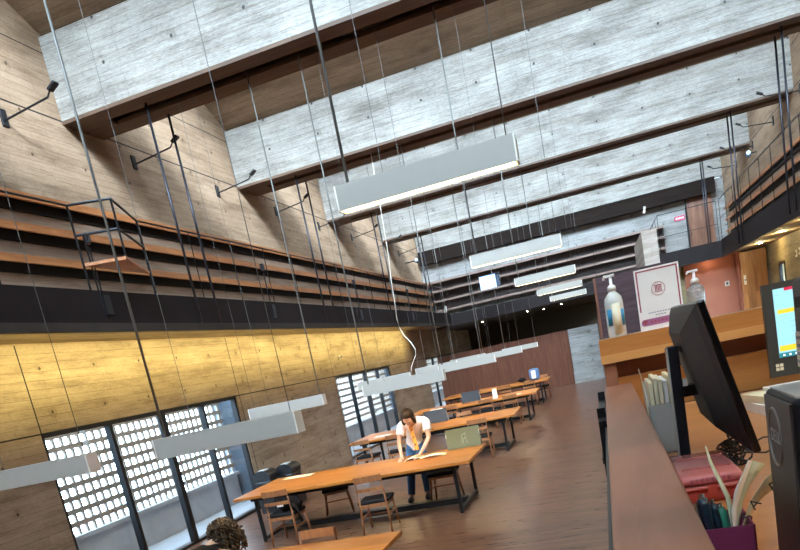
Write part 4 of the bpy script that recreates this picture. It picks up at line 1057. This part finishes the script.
# ------------------------------------------------------------------ signs, sockets
t = thing('exit_sign', (3.58, YF-.02, 5.7), 'small pink-red sign with white marks on the far wall left of the upper wooden door', 'sign')
MB().box(3.36, 3.76, YF-.03, YF-.005, 5.66, 5.83).build('sign_plate', 'exit_red', t)
mb = MB().prism([(3.40, 5.745), (3.46, 5.80), (3.46, 5.69)], 'y', YF-.036, YF-.03)
for k in range(5): mb.box(3.49+.05*k, 3.52+.05*k, YF-.036, YF-.03, 5.71, 5.78)
mb.build('sign_marks', 'white_paint', t)
for (x, y, z, ax, lab) in ((4.13, 27.9, 2.72, 'y', 'grey switch plate on the terracotta wall'), (XR, 23.6, 3.05, 'x', 'left one of two ivory socket plates on the olive right wall'), (XR, 23.2, 3.08, 'x', 'right one of two ivory socket plates on the olive right wall')):
    t = thing('wall_socket', (x, y, z), lab, 'socket')
    if ax == 'y':
        MB().box(x-.07, x+.07, y-.02, y, z-.08, z+.08).build('plate', 'file_grey', t); MB().box(x-.03, x+.03, y-.03, y-.02, z-.04, z+.04).build('rocker', 'ink', t)
    else:
        MB().box(x-.02, x, y-.07, y+.07, z-.09, z+.09).build('plate', 'socket', t); MB().box(x-.03, x-.02, y-.03, y+.03, z-.04, z+.04).build('rocker', 'ink', t)
dk = bpy.data.objects['door_1']
struct(MB().box(4.53, 4.60, 27.18, 27.2, 2.55, 2.85), 'door_latch', 'socket', dk); struct(MB().ball((4.565, 27.15, 2.7), .03), 'door_knob', 'pen_silver', dk, smooth=True)

# ------------------------------------------------------------------ light
SKY_BASE, SKY_LOBE, SKY_HAZE = 4., 27., 11.
wd = bpy.data.worlds.new('sky'); SC.world = wd; wd.use_nodes = True
nt = wd.node_tree; bg = nt.nodes['Background']
bg.inputs['Color'].default_value = (.60, .80, 1.0, 1)
tc = nt.nodes.new('ShaderNodeTexCoord'); dt = nt.nodes.new('ShaderNodeVectorMath'); dt.operation = 'DOT_PRODUCT'
nt.links.new(tc.outputs['Generated'], dt.inputs[0]); dt.inputs[1].default_value = (0, -math.cos(math.radians(34)), math.sin(math.radians(34)))
lobe = _math(nt, 'POWER', _math(nt, 'MAXIMUM', dt.outputs['Value'], 0.), 4.)
d2 = nt.nodes.new('ShaderNodeVectorMath'); d2.operation = 'DOT_PRODUCT'; nt.links.new(tc.outputs['Generated'], d2.inputs[0])
d2.inputs[1].default_value = Vector((-.8, .6, -.05)).normalized()
haze = _math(nt, 'MULTIPLY', _math(nt, 'POWER', _math(nt, 'MAXIMUM', d2.outputs['Value'], 0.), 3.), SKY_HAZE)
nt.links.new(_math(nt, 'ADD', haze, _math(nt, 'ADD', SKY_BASE, _math(nt, 'MULTIPLY', lobe, SKY_LOBE))), bg.inputs['Strength'])

def sun(az, tan_yz, energy, angle, col):
    """hazy sun behind the viewer; az = degrees to the right of straight behind"""
    a = math.radians(az); t = tan_yz*math.cos(a)
    d = Vector((-math.sin(a), math.cos(a), -t)).normalized()
    l = bpy.data.lights.new('hazy_sun', 'SUN'); l.energy = energy; l.angle = math.radians(angle); l.color = col
    o = bpy.data.objects.new('hazy_sun', l); COL.objects.link(o); o.rotation_euler = (-d).to_track_quat('Z', 'Y').to_euler()
sun(55, .60, 4.8, 8, (.68, .84, 1.))
def area(name, loc, rot, sx, sy, energy, col=(1, 1, 1), portal=False):
    l = bpy.data.lights.new(name, 'AREA'); l.shape = 'RECTANGLE'; l.size = sx; l.size_y = sy
    l.energy = energy; l.color = col
    if portal: l.cycles.is_portal = True
    o = bpy.data.objects.new(name, l); COL.objects.link(o); o.location = loc; o.rotation_euler = rot
    return o
for i in range(1, len(BEAMS)):
    y0 = BEAMS[i-1] + 1.0; zt = 8.09 + .45*(BEAMS[i]-y0)
    area('skylight_portal', ((XL+XR)/2, y0+.01, (8.1+zt)/2), (PI/2, 0, PI), XR-XL, zt-8.1, 1, portal=True)
for a, b in WIN: area('window_portal', (XL-.2, (a+b)/2, 1.21), (0, -PI/2, 0), 2.3, b-a-.1, 1, portal=True)
# warm strip and downlights under the left mezzanine edge, warm soffit lights at the right
o = area('soffit_strip', (-6.42, 12, 3.50), (0, math.radians(74), 0), .06, 34., 180, (1., .90, .38)); o.data.spread = math.radians(95)
def bulb_light(name, loc, energy, col, r=.03):
    l = bpy.data.lights.new(name, 'POINT'); l.energy = energy; l.color = col; l.shadow_soft_size = r
    o = bpy.data.objects.new(name, l); COL.objects.link(o); o.location = loc
for y in (25.2, 22.4, 19.6): bulb_light('soffit_bulb', (4.72, y, 3.53), 26, (1., .78, .40))
bulb_light('bridge_bulb', (3.6, 27.62, 3.50), 3, (1., .72, .5))
area('reception_area_light', (2.2, 1.2, 3.55), (0, math.radians(12), 0), 1.6, .9, 24, (1., .80, .55))  # unseen warm area light above the desk, no fixture modelled

# ------------------------------------------------------------------ camera
A_, B_, C_ = -.3090, -.2173, -.2100
f = Vector((math.sin(A_)*math.cos(B_), math.cos(A_)*math.cos(B_), math.sin(B_)))
r = Vector((math.cos(A_), -math.sin(A_), 0)); u = r.cross(f)
r2 = math.cos(C_)*r + math.sin(C_)*u; u2 = -math.sin(C_)*r + math.cos(C_)*u
cd = bpy.data.cameras.new('camera'); co = bpy.data.objects.new('camera', cd); COL.objects.link(co)
mw = Matrix.Identity(4)
for k in range(3): mw[k][0], mw[k][1], mw[k][2] = r2[k], u2[k], -f[k]
mw[0][3], mw[1][3], mw[2][3] = 0, 0, 2.3
co.matrix_world = mw
cd.sensor_fit = 'HORIZONTAL'; cd.sensor_width = 36; cd.lens = 738/800*36; cd.shift_y = (533-275)/800
cd.clip_start = .05; cd.clip_end = 300
SC.camera = co
SC.view_settings.view_transform = 'Standard'; SC.view_settings.look = 'None'
SC.view_settings.gamma = 1; SC.view_settings.use_curve_mapping = False
SC.view_settings.exposure = 0.62
SC.cycles.max_bounces = 10; SC.cycles.diffuse_bounces = 6; SC.cycles.transparent_max_bounces = 12
SC.cycles.sample_clamp_indirect = 8
